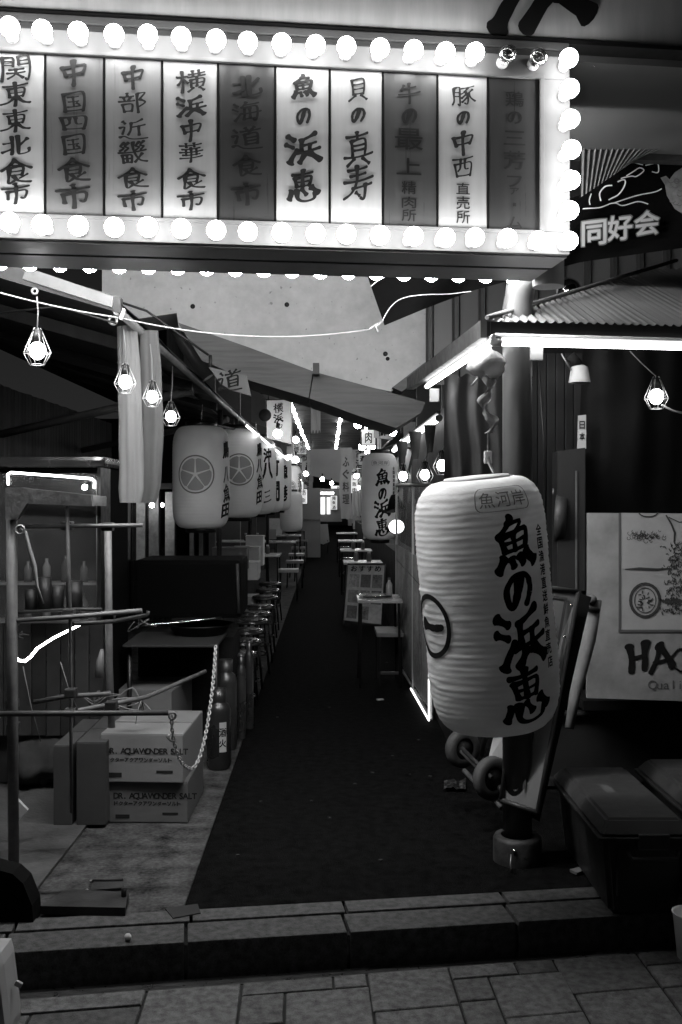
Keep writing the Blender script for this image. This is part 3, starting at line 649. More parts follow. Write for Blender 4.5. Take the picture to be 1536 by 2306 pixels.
part('counter_edge', MB().prism([at(1315, 1578, 5.0), at(1600, 1578, 5.1), at(1600, 1600, 5.1), at(1315, 1600, 5.0)], (0, .3, 0)), matte, sb)
bx = thing('grey_locker', 'plain dark grey metal panel standing behind the post beside the poster', 'panel', at(1288, 1500, 4.95))
part('door', MB().ppx([(1256, 1016), (1318, 1008), (1318, 1330), (1256, 1330)], 4.9, .12), M('locker_grey', .035, .4, .3, na=.2, ns=5), bx)
part('edge_strip', MB().ppx([(1296, 1060), (1300, 1060), (1300, 1330), (1296, 1330)], 4.893, .006), steel, bx)
part('notice', MB().ppx([(1302, 936), (1320, 934), (1320, 1010), (1300, 1016)], 4.95, .004), offwhite, label='narrow pale notice pinned above the dark grey panel', cat='notice')
mb = MB()
for i, ch in enumerate('日本'): put(mb, ch, 0, 0, 1, 1, lambda u, v, h, i=i: at(1311 + u*12, 957 + i*26 - v*18, 4.948-.001), brush=False, off=.02)
nt_ = part('lettering', mb, ink); nt_.parent = bpy.data.objects['notice']; nt_.location = ROOT['lettering' if nt_.name == 'lettering' else nt_.name] - ROOT['notice']
tub = thing('hanging_basin', 'round dark plastic basin hanging edge-on beside the grey panel', 'basin', at(1240, 1160, 4.85))
part('bowl', MB().lathe(at(1250, 1165, 4.95), [(.005, -.05), (.10, -.045), (.115, 0), (.12, 0), (.108, -.052), (.003, -.058)], 24, (-.97, .25, .05)), plastic, tub)
part('hook', MB().tube([at(1246, 1100, 4.94), at(1246, 1114, 4.93)], .004, 6), steel, tub)
# black curtain
g = []
for i in range(60):
    t = i/59; X = at(1318 + (1640-1318)*t, 1125, 5.0); r = []
    for j in range(14):
        s = j/13; yy = 782 + (1156 - 782)*s
        wv = .009*math.sin(t*26 + 1.2*math.sin(s*2)) * (.3+.7*(1-s)) + .012*math.sin(t*7+1+s)
        r.append(Vector((X.x - .02*math.sin(s*3)*(t < .1), 5.02 + .15*(X.x-1.3) + wv - .06*math.sin(s*math.pi)*math.exp(-((t-.3)/.2)**2), H0 - (yy-CY)*5.0/F)))
    g.append(r)
part('black_curtain', MB().sheet(g), M('curtain_sheen', .003, .6, na=.3, ns=6, bump=.3, bs=9, spec=.14), label='shiny black curtain hanging over the right stall above the poster', cat='curtain')
# poster board
po = thing('poster_board', 'large pale poster with HA lettering and a framed ink picture under the black curtain', 'poster', at(1430, 1570, 4.9))
PD = 4.9
def pfn(h0=.002): return lambda u, v, h: at(u, v, PD - h0 - h)
part('board', MB().ppx([(1322, 1155), (1640, 1158), (1640, 1582), (1322, 1572)], PD, .02), M('poster_paper', .25, .6, na=.4, ns=5, bump=.05), po)
part('picture', MB().ppx([(1398, 1155), (1640, 1157), (1640, 1420), (1398, 1420)], PD-.0015, .001), M('poster_picture', .32, .55, na=.15, ns=7), po)
mb = MB()
for (a, b, w_) in (((1396, 1155), (1396, 1424), 5), ((1393, 1421), (1640, 1421), 6)):
    if a[0] == b[0]: mb.ppx([(a[0]-w_/2, a[1]), (a[0]+w_/2, a[1]), (b[0]+w_/2, b[1]), (b[0]-w_/2, b[1])], PD-.004, .002)
    else: mb.ppx([(a[0], a[1]-w_/2), (b[0], b[1]-w_/2), (b[0], b[1]+w_/2), (a[0], a[1]+w_/2)], PD-.0045, .002)
part('picture_frame_line', mb, M('print_grey', .09, .6), po)
def ink_line(mb, pts, w_, D, n=5, W=None):
    P = [Vector((a, b, 0)) for a, b in pts]; k = len(P); L = []
    for i, c in enumerate(P):
        d = (P[min(i+1, k-1)] - P[max(i-1, 0)]).normalized(); nn = Vector((-d.y, d.x, 0)); ww = (W[i] if W else w_) / 2
        L += [at(c.x + nn.x*ww, c.y + nn.y*ww, D), at(c.x - nn.x*ww, c.y - nn.y*ww, D)]
    mb.add(L, [(2*i, 2*i+1, 2*i+3, 2*i+2) for i in range(k-1)])
def circ(cx, cy, rx, ry=None, n=24, a0=0, a1=2*math.pi): ry = ry or rx; return [(cx + rx*math.cos(a0+(a1-a0)*i/n), cy + ry*math.sin(a0+(a1-a0)*i/n)) for i in range(n+1)]
mb = MB(); d = PD-.004
ink_line(mb, [(1408, 1282), (1440, 1281), (1480, 1283), (1510, 1280)], 6, d, W=[2, 7, 6, 3])
ink_line(mb, circ(1453, 1352, 33, 37), 7, d); ink_line(mb, circ(1453, 1352, 24, 28), 2, d-.0003)
for k in range(22):
    a = random.uniform(0, 6.28); r1 = random.uniform(3, 16); r2 = r1 + random.uniform(3, 9); b = a + random.uniform(-.5, .5)
    ink_line(mb, [(1453+r1*math.cos(a), 1352+r1*1.1*math.sin(a)), (1453+r2*math.cos(b), 1352+r2*1.1*math.sin(b))], 2.5, d-.0006)
ink_line(mb, [(1500, 1160), (1512, 1180), (1520, 1200), (1518, 1222)], 3, d, W=[3, 4, 5, 3]); ink_line(mb, [(1506, 1165), (1530, 1176), (1560, 1172)], 2, d)
ink_line(mb, circ(1460, 1152, 22, 12, 12, 0.1, 3.0), 3, d)
for k in range(60):
    cx = random.gauss(1455, 20); cy = random.gauss(1206, 6)
    ink_line(mb, circ(cx, cy, random.uniform(2, 5), None, 5, 0, 4), 1.1, d-.0003*(k % 5))
for k in range(240):
    t = random.random(); cx = 1522 + random.gauss(0, 13) - 20*max(0, t-.6); cy = 1225 + 160*t; l = random.uniform(4, 11); a = random.uniform(-2.6, .2)
    ink_line(mb, [(cx, cy), (cx + l*.5*math.cos(a), cy + l*.5*math.sin(a) - 1), (cx + l*math.cos(a+.5), cy + l*math.sin(a+.5))], 2, d-.0002*(k % 9), W=[2.6, 1.8, .5])
for k in range(8): ink_line(mb, [(1486+k*6, 1348+3*math.sin(k)), (1494+k*6, 1356+2*k % 7), (1503+k*6, 1350)], 5, d-.0004*k)
part('ink_drawing', mb, M('print_ink', .045, .6), po)
mb = MB()
BR['H'] = ['.18,.92 .22,.55 .24,.02:.20', '.78,.98 .70,.55 .72,.06:.20', '.22,.50 .74,.56:.15']
BR['A'] = ['.50,1 .34,.55 .10,.0:.17', '.46,.98 .70,.6 .96,.10:.22', '.22,.36 .74,.42:.13']
fn = pfn()
put(mb, 'H', 1438, -1478, 62, 62, lambda u, v, h: at(u, -v, PD-.003-h)); put(mb, 'A', 1488, -1480, 56, 60, lambda u, v, h: at(u, -v, PD-.003-h))
put(mb, 'C', 0, 0, 0, 0, lambda u, v, h: at(1530, 1480, PD)) if False else None
ink_line(mb, [(1528, 1462), (1512, 1480), (1514, 1500), (1532, 1512), (1560, 1512)], 5, d); ink_line(mb, [(1528, 1462), (1570, 1462)], 5, d)
part('lettering', mb, ink, po)
mb = MB(); word(mb, 'Quality', 1462, -1552, 29, lambda u, v, h: at(u, -v, PD-.003-h), cw=15.5, off=.0)
part('lettering', mb, M('print_grey', .09, .6), po)
# ================================================================== BANNERS, CLOTHS, CABLES
bn = thing('fish_banner', 'long black festival banner with white wave lines and pale characters behind the sign', 'banner', at(1300, 520, 4.75))
top = [(826, 618), (960, 560), (1120, 500), (1310, 438), (1420, 366), (1540, 305), (1640, 262)]
bot = [(866, 733), (960, 694), (1066, 654), (1200, 618), (1310, 590), (1540, 558), (1640, 552)]
def lerp_path(P, t):
    s = t * (len(P)-1); i = min(int(s), len(P)-2); f = s - i; return (P[i][0]*(1-f)+P[i+1][0]*f, P[i][1]*(1-f)+P[i+1][1]*f)
BD = 4.75
def ban(t, s, off=0.):
    a = lerp_path(top, t); b = lerp_path(bot, t); x = a[0]*(1-s)+b[0]*s; y = a[1]*(1-s)+b[1]*s
    return at(x, y, BD + .035*math.sin(t*17 + s*3) * (.3+s) - off)
part('cloth', MB().sheet([[ban(i/50, j/10) for j in range(11)] for i in range(51)]), M('banner_black', .003, .9, spec=0.), bn)
wl = M('banner_white', .55, .8)
def bline(mb, pts, w_, off=.006):
    # pts in (t, s)
    Q = []
    np_ = len(pts)
    for i in range(np_-1):
        q0 = pts[max(i-1, 0)]; q1 = pts[i]; q2 = pts[i+1]; q3 = pts[min(i+2, np_-1)]
        for k in range(8):
            f = k/8; Q.append(tuple(.5*((2*q1[e])+(q2[e]-q0[e])*f+(2*q0[e]-5*q1[e]+4*q2[e]-q3[e])*f*f+(3*q1[e]-q0[e]-3*q2[e]+q3[e])*f**3) for e in (0, 1)))
    Q.append(pts[-1]); P = [ban(max(0, min(1, t)), max(0, min(1, s)), off) for t, s in Q]; vs = []
    for i, c in enumerate(P):
        dd = (P[min(i+1, len(P)-1)] - P[max(i-1, 0)]); n = Vector((-dd.z, 0, dd.x)).normalized() * w_/2; vs += [c+n, c-n]
    mb.add(vs, [(2*i, 2*i+1, 2*i+3, 2*i+2) for i in range(len(P)-1)])
def inv(px, py):  # nearest (t, s) on the banner to a pixel
    best = None
    for i in range(121):
        t = i/120; a = lerp_path(top, t); b = lerp_path(bot, t)
        dx, dy = b[0]-a[0], b[1]-a[1]; s = max(0, min(1, ((px-a[0])*dx+(py-a[1])*dy)/(dx*dx+dy*dy))); e = (a[0]+dx*s-px)**2 + (a[1]+dy*s-py)**2
        if best is None or e < best[0]: best = (e, t, s)
    return best[1], best[2]
mb = MB()
for L, w_ in (([(858, 722), (880, 690), (905, 672), (950, 664), (1010, 662), (1060, 656)], .0035), ([(832, 646), (850, 632), (870, 622)], .004),
    ([(1312, 470), (1350, 468), (1384, 458), (1400, 462), (1440, 455), (1462, 460)], .005), ([(1384, 458), (1430, 440), (1470, 432), (1490, 425)], .005),
    ([(1330, 462), (1326, 450), (1332, 436)], .005), ([(1352, 452), (1350, 435), (1362, 420), (1380, 418)], .006), ([(1370, 450), (1390, 440), (1408, 420), (1406, 405), (1392, 410)], .006),
    ([(1398, 402), (1420, 396), (1436, 398), (1450, 384), (1440, 378), (1424, 386), (1410, 396)], .005), ([(1456, 366), (1480, 352), (1510, 342), (1540, 334)], .005),
    ([(1452, 372), (1478, 368), (1486, 378), (1478, 388), (1466, 386)], .005), ([(1396, 365), (1420, 366), (1450, 372)], .004)):
    bline(mb, [inv(*p) for p in L], w_)
part('wave_lines', mb, wl, bn)
mb = MB(); mk = MB()
for ch, x, y in (('同', 1338, 524), ('好', 1396, 513), ('会', 1457, 502)):
    for m_, off, o2 in ((mk, .055, .004), (mb, .02, .008)):
        vs, fs = glyph(ch, off, False)
        sc_ = 62 if m_ is mk else 56
        P = []
        for v in vs:
            u = (v.x-.5)*sc_; q = (v.y-.5)*sc_; P.append(at(x+u, y-q-.12*u, BD-.05-o2))
        m_.add(P, fs)
part('letter_outline', mk, M('letter_halo', .09, .8), bn); part('lettering', mb, M('letter_pale', .3, .8), bn)
mb2 = MB(); 
# pale fish head at the edge
P = [(1488, 400), (1500, 396), (1508, 404), (1520, 388), (1545, 372), (1640, 340), (1640, 500), (1545, 486), (1520, 470), (1502, 440), (1498, 416)]
mb2.prism([at(x, y, BD-.055) for x, y in P], (0, .003, 0)); part('fish_shape', mb2, M('fish_pale', .14, .8, na=.4, ns=40), bn)
mb = MB()
for k in range(26):
    cx = random.uniform(1508, 1600); cy = random.uniform(392, 470); ink_line(mb, circ(cx, cy, 7, 6, 6, .3, 2.8), 1.6, BD-.058-.0002*k)
ink_line(mb, circ(1524, 408, 5), 3, BD-.0645); part('fish_scales', mb, M('print_grey', .09, .6), bn)
# pleated cloth above it
g = []
for i in range(90):
    t = i/89; r = []
    for j in range(6):
        s = j/5; x = 1306 + t*(240)*(1 - .45*s); yt = 264 + 48*t; yb = 446 - 90*t
        r.append(at(x, yt*(1-s)+yb*s, 4.5 + .018*math.sin(t*95) * (1-.5*s)))
    g.append(r)
part('pleated_cloth', MB().sheet(g), M('pleat_cloth', .10, .85, na=.2, ns=12), label='pleated grey cloth gathered above the black festival banner', cat='cloth')
part('scalloped_trim', MB().sheet([[at(1306 + i*3.2, 262 + .2*i*3.2 + (5 if j == 0 else 13 + 4*math.sin(i*.9)), 4.47) for j in range(2)] for i in range(74)]), offwhite, bpy.data.objects['pleated_cloth']) if False else None

# clothes line
def sag(a, b, d, n=16): return [a.lerp(b, i/n) + Vector((0, 0, -d*4*(i/n)*(1-i/n))) for i in range(n+1)]
cl = thing('clothes_line', 'pale rope strung from the left roof to the corner of the black banner', 'rope', at(270, 715, 4.3))
part('rope', MB().tube(sag(at(-60, 642, 4.0), at(272, 716, 4.3), .012) + sag(at(272, 716, 4.3), at(832, 742, 4.65), .055, 20)[1:], .003, 6), M('rope_pale', .28, .8), cl)
part('knot', MB().tube([at(832, 742, 4.65), at(845, 732, 4.68), at(862, 722, 4.70), at(846, 736, 4.66), at(852, 747, 4.66)], .005, 6), M('rope_pale', .28, .8), cl)
part('clothes_peg', MB().box(at(276, 708, 4.28), (.012, .02, .05), Matrix.Rotation(.35, 3, 'Y'), .003), offwhite, label='small white peg clipped on the pale rope near the roof corner', cat='clothes peg')
part('pulley', MB().lathe(at(254, 722, 4.5), [(.012, 0), (.024, .002), (.024, .014), (.012, .016), (.012, 0)], 14, (0.3, -1, 0)), steel, label='small metal ring at the corner of the left roof', cat='ring')
part('pulley', MB().lathe(at(78, 657, 4.25), [(.008, 0), (.016, .002), (.016, .014), (.008, .016), (.008, 0)], 14, (0.3, -1, 0)), steel, label='small metal ring under the left roof edge near the photo border', cat='ring')

def cloth_roll(name, label, cx0, top_, bot_, w0, w1, D, seed, mat):
    g = []
    n = 56
    for i in range(26):
        s = i/25; yy = top_ + (bot_-top_)*s; cx = cx0 + 10*math.sin(s*2.0+seed)*(1 if seed < 1 else 1.6) * s; hw = (w0*(1-s)**1.5 + w1*(1-(1-s)**1.5)) * .5
        if s > .93: hw *= 1 - (s-.93)*2.5
        c = at(cx, yy, D); r = []
        for j in range(n):
            a = 2*math.pi*j/n; k = hw*D/F*(1 + .16*math.sin(3*a + seed + s*1.6) + .10*math.sin(7*a + 2*seed - s*2.5) + .05*math.sin(13*a + seed*3 + s*3) + .10*noise.noise(Vector((math.cos(a), math.sin(a), s*5+seed))))
            r.append(c + Vector((k*math.cos(a), k*.55*math.sin(a), 0)))
        r.append(r[0]); g.append(r)
    mb = MB().sheet(g)
    part(name, mb, mat, label=label, cat='cloth')
cloth_roll('gathered_cloth', 'left and brighter of the two long pale cloths gathered under the roof corner', 286, 735, 1132, 40, 54, 4.85, .4, fabric)
cloth_roll('gathered_cloth', 'right and darker of the two long cloths gathered under the roof corner', 332, 745, 1132, 40, 62, 4.98, 1.7, M('grey_cloth', .11, .85, na=.2, ns=6, bump=.1, trans=.25))

# ================================================================== CAGE LAMPS AND BARE BULBS
def cage_lamp(label, p, hang, s=1., tilt=0., caged=True, group='caged bulbs hung along the stalls', bm_=None):
    """p is the centre of the bulb; hang is where its cord starts"""
    p = Vector(p); t = thing('cage_lamp', label, 'lamp', p, group)
    part('bulb', MB().ball(p, .030*s, 14, 1.12), bm_ or lampm, t)
    part('lamp_holder', MB().lathe(p, [(.014*s, .030*s), (.019*s, .040*s), (.019*s, .075*s), (.008*s, .085*s)], 12), black, t)
    if caged:
        mb = MB(); n = 6; prof = [(.012*s, .085*s), (.052*s, -.008*s), (.028*s, -.052*s)]
        for k in range(n):
            a = 2*math.pi*k/n; mb.tube([p + Vector((r*math.cos(a), r*math.sin(a), z)) for r, z in prof], .0016*s, 5)
        for r, z in prof[1:]: mb.tube([p + Vector((r*math.cos(2*math.pi*k/n), r*math.sin(2*math.pi*k/n), z)) for k in range(n+1)], .0016*s, 5)
        part('cage', mb, M('cage_wire', .45, .4, .6), t)
    hang = Vector(hang); part('cord', MB().tube([p + Vector((0, 0, .085*s)), p.lerp(hang, .6) + Vector((.004, 0, .03)), hang], .003, 5), M('cord_grey', .18, .6), t)
    return t
cage_lamp('nearest caged bulb hanging from the pale rope at the far left', at(84, 790, 4.15), at(83, 668, 4.12), 1.12)
cage_lamp('caged bulb hanging in front of the brighter gathered cloth', at(282, 860, 4.62), at(278, 742, 4.60), 1.0)
cage_lamp('caged bulb hanging in front of the darker gathered cloth', at(343, 893, 4.80), at(338, 775, 4.9), .92)
cage_lamp('caged bulb hanging right of the two gathered cloths', at(385, 938, 5.6), at(388, 825, 5.9), 1.0)
cage_lamp('caged bulb glowing against the shiny black curtain', at(1478, 893, 4.72), at(1418, 790, 4.75), 1.12)
wire = MB().tube([at(1490, 912, 4.72), at(1515, 925, 4.72), at(1560, 935, 4.75)], .005, 6); part('cable', wire, offwhite, label='pale cable leading right from the bulb before the curtain', cat='cable')
for i, (x, y, D, l) in enumerate(((908, 1072, 8.8, 'caged bulb left of three in a row beside the clear vinyl screen'), (957, 1069, 8.0, 'caged bulb middle of three in a row beside the clear vinyl screen'), (996, 1048, 7.2, 'caged bulb right of three in a row, half behind the black sheet'))):
    cage_lamp(l, at(x, y, D), at(x+10, y-70, D), 1.3)
hcl = thing('hanging_lamp', 'pale conical shade hanging unlit from the right stall ceiling', 'lamp', at(1303, 845, 4.8))
part('shade', MB().lathe(at(1305, 862, 4.8), [(.052, 0), (.040, .075), (.022, .085), (.020, .08), (.037, .07), (.049, 0)], 20), offwhite, hcl)
part('lamp_holder', MB().tube([at(1303, 824, 4.8), at(1284, 800, 4.8)], .026, 12), matte, hcl); part('arm', MB().tube([at(1286, 834, 4.78), at(1264, 796, 4.78)], .004, 6), steel, hcl)

# ================================================================== PAPER LANTERNS
def lan_r(t, Rm, q=5.):
    t = max(-1, min(1, t)); return Rm * (.55 + .45 * math.sqrt(max(0, 1 - abs(t)**7)))
def lantern(label, H, Rm, ribs, pos, group, cols=(), stamp=None, ring=None, emblem=None, tilt=(0, 0, 0), seg=48, dent=0., caps=True, cw=None, hang=None, paper=None):
    """cols: (centre angle in degrees from the camera side, [(char, z centre, width, height)])"""
    t = thing('paper_lantern', label, 'lantern', (0, 0, 0), group)
    n = ribs*4; g = []
    def pos_(a, z, off=0.):
        r = lan_r(2*z/H, Rm) + off
        if dent:
            r += dent * (-.18*math.exp(-((z/H+.14)/.035)**2) * (.5+.5*math.sin(a+2.4)) +   .45*noise.noise(Vector((math.sin(a)*1.3, math.cos(a)*1.3, z*3))) )
        return Vector((r*math.sin(a), -r*math.cos(a), z))
    for i in range(n+1):
        z = -H/2 + H*i/n; row = []
        for j in range(seg+1):
            a = 2*math.pi*j/seg - math.pi; row.append(pos_(a, z, -.0016 * abs(math.cos(math.pi*i/4))**6 * (H/.9) + ((.0022 * noise.noise(Vector((j*.35, i*.22, 3))) + .0016*max(0, noise.noise(Vector((j*.12, i*.5, 9)))-.15)*4) if dent else 0)))
        g.append(row)
    part('paper', MB().sheet(g), paper or paperm, t)
    if caps:
        part('top_ring', MB().lathe((0, 0, H/2), [(Rm*.52, -.012), (Rm*.55, -.005), (Rm*.55, .035), (Rm*.50, .04), (Rm*.01, .041)], 28), black, t)
        part('bottom_ring', MB().lathe((0, 0, -H/2), [(Rm*.01, -.036), (Rm*.50, -.035), (Rm*.54, -.03), (Rm*.55, .004), (Rm*.52, .012)], 28), black, t)
    else:
        part('top_ring', MB().lathe((0, 0, H/2), [(Rm*.49, -.006), (Rm*.51, .0), (Rm*.49, .008), (Rm*.01, .009)], 28), offwhite, t)
        part('bottom_ring', MB().lathe((0, 0, -H/2), [(Rm*.01, -.009), (Rm*.49, -.008), (Rm*.51, 0), (Rm*.49, .006)], 28), offwhite, t)
    if hang: part('hook_wire', MB().tube([(0, 0, H/2+.04), (.01, 0, H/2+.04+hang)], .004, 6), steel, t)
    step = Rm*.07
    def wrap(mb, a0, off=.0035):
        densify(mb, step); mb.v = [pos_(a0 + v.x/Rm, v.y, off + v.z) for v in mb.v]; return mb
    for ci, (deg, L) in enumerate(cols):
        mb = MB()
        for ch, z, w_, h_ in L: put(mb, ch, 0, z, w_, h_, lambda u, v, h: Vector((u, v, h)), off=.03 if L[0][2] < .08 else .045, brush=L[0][2] > .08, seed=1.)
        part('lettering', wrap(mb, R(deg)), ink, t)
    if stamp:
        deg, z, wd, ht, txt = stamp; mb = MB()
        for i, ch in enumerate(txt): put(mb, ch, (i-(len(txt)-1)/2)*wd/len(txt)*.9, z, wd/len(txt)*.8, ht*.66, lambda u, v, h: Vector((u, v, h)), off=.0, brush=False)
        lw_ = ht*.04; r_ = ht*.3; P = []
        for (sx, sy, a0) in ((1, 1, 0), (-1, 1, 90), (-1, -1, 180), (1, -1, 270)):
            for k in range(5): a = R(a0 + k*22.5); P.append((sx*(wd/2-r_) + r_*math.cos(a), z + sy*(ht/2-r_) + r_*math.sin(a)))
        P.append(P[0]); k = len(P); V = []
        for i, (a, b) in enumerate(P):
            c = Vector((a, b-z, 0)); nn = c.normalized()*lw_; V += [Vector((a, b, 0))+nn*.6, Vector((a, b, 0))-nn*.6]
        mb.add(V, [(2*i, 2*i+1, 2*i+3, 2*i+2) for i in range(k-1)])
        part('stamp', wrap(mb, R(deg)), M('stamp_grey', .16, .7), t)
    if ring:
        deg, z, ro, ri = ring; mb = MB(); k = 40
        V = []; 
        for i in range(k+1):
            a = 2*math.pi*i/k; V += [Vector((ro*math.cos(a)*.86, z+ro*math.sin(a), 0)), Vector((ri*math.cos(a)*.84, z+ri*math.sin(a), 0))]
        mb.add(V, [(2*i, 2*i+1, 2*i+3, 2*i+2) for i in range(k)])
        vs, fs = stroke('.1,.62 .5,.5 .95,.42:.30'); mb.add([Vector(((v.x-.5)*ro*.95, z+(v.y-.5)*ro*.9, 0)) for v in vs], fs)
        part('crest', wrap(mb, R(deg)), ink, t)
    if emblem:
        deg, z, ro = emblem; k = 40; gm = M('emblem_grey', .30, .7); gd = M('emblem_dark', .13, .7)
        mb = MB(); V = []
        for i in range(k+1):
            a = 2*math.pi*i/k; V += [Vector((ro*math.cos(a), z+ro*math.sin(a), 0)), Vector((ro*.93*math.cos(a), z+ro*.93*math.sin(a), 0))]
        mb.add(V, [(2*i, 2*i+1, 2*i+3, 2*i+2) for i in range(k)]); part('emblem_rim', wrap(mb, R(deg)), gd, t)
        mb = MB()
        for q in range(5):
            a0 = math.pi/2 + q*2*math.pi/5 + .035; a1 = a0 + 2*math.pi/5 - .05; P = [Vector((ro*.10*math.cos((a0+a1)/2), z + ro*.10*math.sin((a0+a1)/2), 0))]
            for i in range(9): a = a0 + (a1-a0)*i/8; rr_ = ro*(.84 - (.06 if i in (0, 8) else 0)); P.append(Vector((rr_*math.cos(a), z+rr_*math.sin(a), 0)))
            o = len(mb.v); mb.v += P; mb.f += [[o, o+i, o+i+1] for i in range(1, 9)]; mb.sm += [False]*8
        part('emblem_petals', wrap(mb, R(deg)), gm, t)
    t.rotation_euler = tilt; t.location = pos; ROOT[t.name] = Vector(pos)
    return t
# the big leaning one by the post
bigL = [('魚', .235, .155, .19), ('の', .080, .115, .130), ('浜', -.085, .170, .195), ('恵', -.280, .165, .185)]
Hs = .905
smallcol = [(c, .265 - i*.046, .036, .040) for i, c in enumerate('全国漁港直送鮮魚直売店')]
lc = at(1098, 1358, 3.6)
lantern('huge crumpled white lantern with bold black characters leaning by the post', Hs, .236, 40, lc, None, cols=[(17, bigL), (47, smallcol)],
        stamp=(14, .385, .21, .078, '魚河岸'), ring=(-66, -.045, .115, .096), tilt=(R(3), R(-5.6), R(0)), seg=72, dent=.020, caps=False, paper=M('big_lantern_paper', .74, .65, na=.16, ns=6, trans=.3, bump=.28, bs=22, stretch=(1, 1, 2.5)))
part('guy_wire', MB().tube([at(1098, 1040, 3.7), at(1116, 1078, 3.62)], .0025, 5), steel, label='thin wire holding the top of the huge leaning lantern', cat='wire')
# hanging right lantern further back
lantern('tall white lantern with black characters hanging under the second right eave', .90, .19, 26, at(855, 1118, 10.4), None,
        cols=[(5, [('魚', .20, .145, .17), ('の', .035, .09, .12), ('浜', -.12, .15, .17), ('恵', -.31, .15, .17)]), (46, [(c, .29 - i*.042, .032, .036) for i, c in enumerate('全国漁港直送鮮魚')])],
        stamp=(0, .345, .19, .06, '魚河岸'), hang=.3)
# the row under the left eave
def LL(chars, z0_, st, w_): return [(c, z0_ - i*st, w_, st*.9) for i, c in enumerate(chars)]
rowg = 'white paper lanterns hung in a row under the left eave'
lant = [
 (453, 1075, 8.2, .84, .235, 'nearest lantern of the left row, with a round citrus-like emblem', [(66, [('鳥', .22, .10, .15), ('八', .02, .08, .14), ('魚', -.13, .10, .14), ('田', -.27, .12, .13)])], (-4, .02, .155)),
 (536, 1066, 9.5, .84, .235, 'second lantern of the left row, its round emblem half hidden', [(64, LL('鳥八魚田', .22, .15, .10))], (8, .03, .150)),
 (574, 1072, 11.0, .84, .235, 'third lantern of the left row, with thick strokes down its side', [(40, [('沖', .22, .11, .16), ('八', .05, .16, .2), ('三', -.22, .1, .14)])], None),
 (598, 1080, 12.7, .84, .235, 'fourth lantern of the left row, with two broad dark characters', [(30, [('竹', .16, .17, .26), ('間', -.16, .19, .28)])], None),
 (622, 1088, 15.2, .84, .235, 'fifth lantern of the left row, with two dense characters', [(28, [('漁', .16, .18, .24), ('港', -.16, .18, .26)])], None),
 (655, 1099, 18.8, .84, .20, 'farthest and smallest lantern of the left row', [(58, LL('海道市場', .22, .14, .10))], (0, .03, .11)),
]
for (x, y, D, H_, R_, lab, cols, emb) in lant:
    lantern(lab, H_, R_, 30, at(x, y, D), rowg, cols=cols, emblem=emb, hang=.14, seg=40)
lantern('plain white lantern hanging low past the end of the left row', .7, .20, 18, at(656, 1152, 17.5), None, caps=True, seg=32)
part('lantern_rail', MB().tube([at(453, 950, 8.2), at(536, 968, 9.5), at(655, 1040, 18.8)], .012, 8), darksteel, label='dark rail carrying the left row of lanterns', cat='rail')
# ---- second lantern's clip lamp
cp_ = thing('clip_lamp', 'black clip lamp pointing down onto the hanging right lantern', 'lamp', at(885, 1150, 9.8))
part('shade', MB().lathe(at(893, 1150, 9.8), [(.03, .16), (.055, .12), (.10, 0), (.097, 0), (.05, .115), (.02, .15)], 20, (-.15, .2, 1)), matte, cp_)
part('bulb', MB().ball(at(893, 1186, 9.8), .075, 16, .9), E('clip_bulb_glow', 9), cp_)
part('arm', MB().tube([at(893, 1110, 9.8), at(915, 1085, 9.8), at(930, 1020, 9.9)], .012, 8), black, cp_)

# ================================================================== RIGHT-HAND OBJECTS
# black vinyl sheets hanging by the post
def hangsheet(name, label, x0, x1, y0, y1, D, mat, amp=.03, fr=18, cat='sheet', taper=0.):
    g = [[at(x0 + (x1-x0)*i/40 + taper*(j/16)*(i/40-.5), y0 + (y1-y0)*j/16 + 4*math.sin(i*.5), D + amp*math.sin(i/40*fr + .8*math.sin(j*.35)) * (.5+.5*j/16)) for j in range(17)] for i in range(41)]
    return part(name, MB().sheet(g), mat, label=label, cat=cat)
hangsheet('vinyl_sheet', 'glossy black vinyl sheet hanging left of the post behind the big lantern', 1000, 1094, 845, 1095, 5.0, vinyl, .012, 13)
hangsheet('vinyl_sheet', 'narrow black vinyl flap hanging close against the post', 1088, 1140, 800, 1100, 4.75, vinyl, .010, 7)
# crumpled cloth and its ribbon at the roof corner
g = []
for i in range(25):
    a = 2*math.pi*i/24; r = []
    for j in range(13):
        b = math.pi*j/12; k = .074*(1 + .35*noise.noise(Vector((math.cos(a)*1.6, math.sin(a)*1.6, math.cos(b)*1.8))) + .16*noise.noise(Vector((math.cos(a)*5, math.sin(a)*5, b*4))))
        r.append(at(1100, 820, 3.98) + Vector((k*1.05*math.cos(a)*math.sin(b), k*.8*math.sin(a)*math.sin(b), -k*.80*math.cos(b))))
    g.append(r)
part('crumpled_bag', MB().sheet(g), M('bag_pale', .32, .45, na=.3, ns=15, bump=.5, bs=12, trans=.2), label='crumpled pale plastic bag tucked under the corner of the right eave', cat='bag')
g = [[at(1096 + 8*math.sin(i*.45) + (j-2)*(5 + 3*math.sin(i*.9)) + (6 if i > 14 else 0), 845 + i*6.2, 3.96 + .012*math.sin(j*2+i)) for j in range(5)] for i in range(22)]
part('torn_ribbon', MB().sheet(g), M('ribbon_pale', .16, .7, na=.3, ns=12, trans=.2), label='torn pale strip dangling below the crumpled bag', cat='ribbon')
part('hook', MB().tube([at(1062, 868, 4.0), at(1088, 838, 4.0)], .004, 6), steel, label='thin metal rod sticking out beside the crumpled bag', cat='rod')
cbx = MB().tube([at(1100, 975, 3.95), at(1098, 1020, 3.9), at(1106, 1050, 3.8), at(1118, 1078, 3.7)], .004, 6); part('cable', cbx, black, label='black cable running down beside the post to the big lantern', cat='cable')
part('plug', MB().box(at(1099, 1030, 3.88), (.03, .03, .05), None, .006), M('plug_clear', .35, .2), label='small shiny connector on the cable above the big lantern', cat='connector')

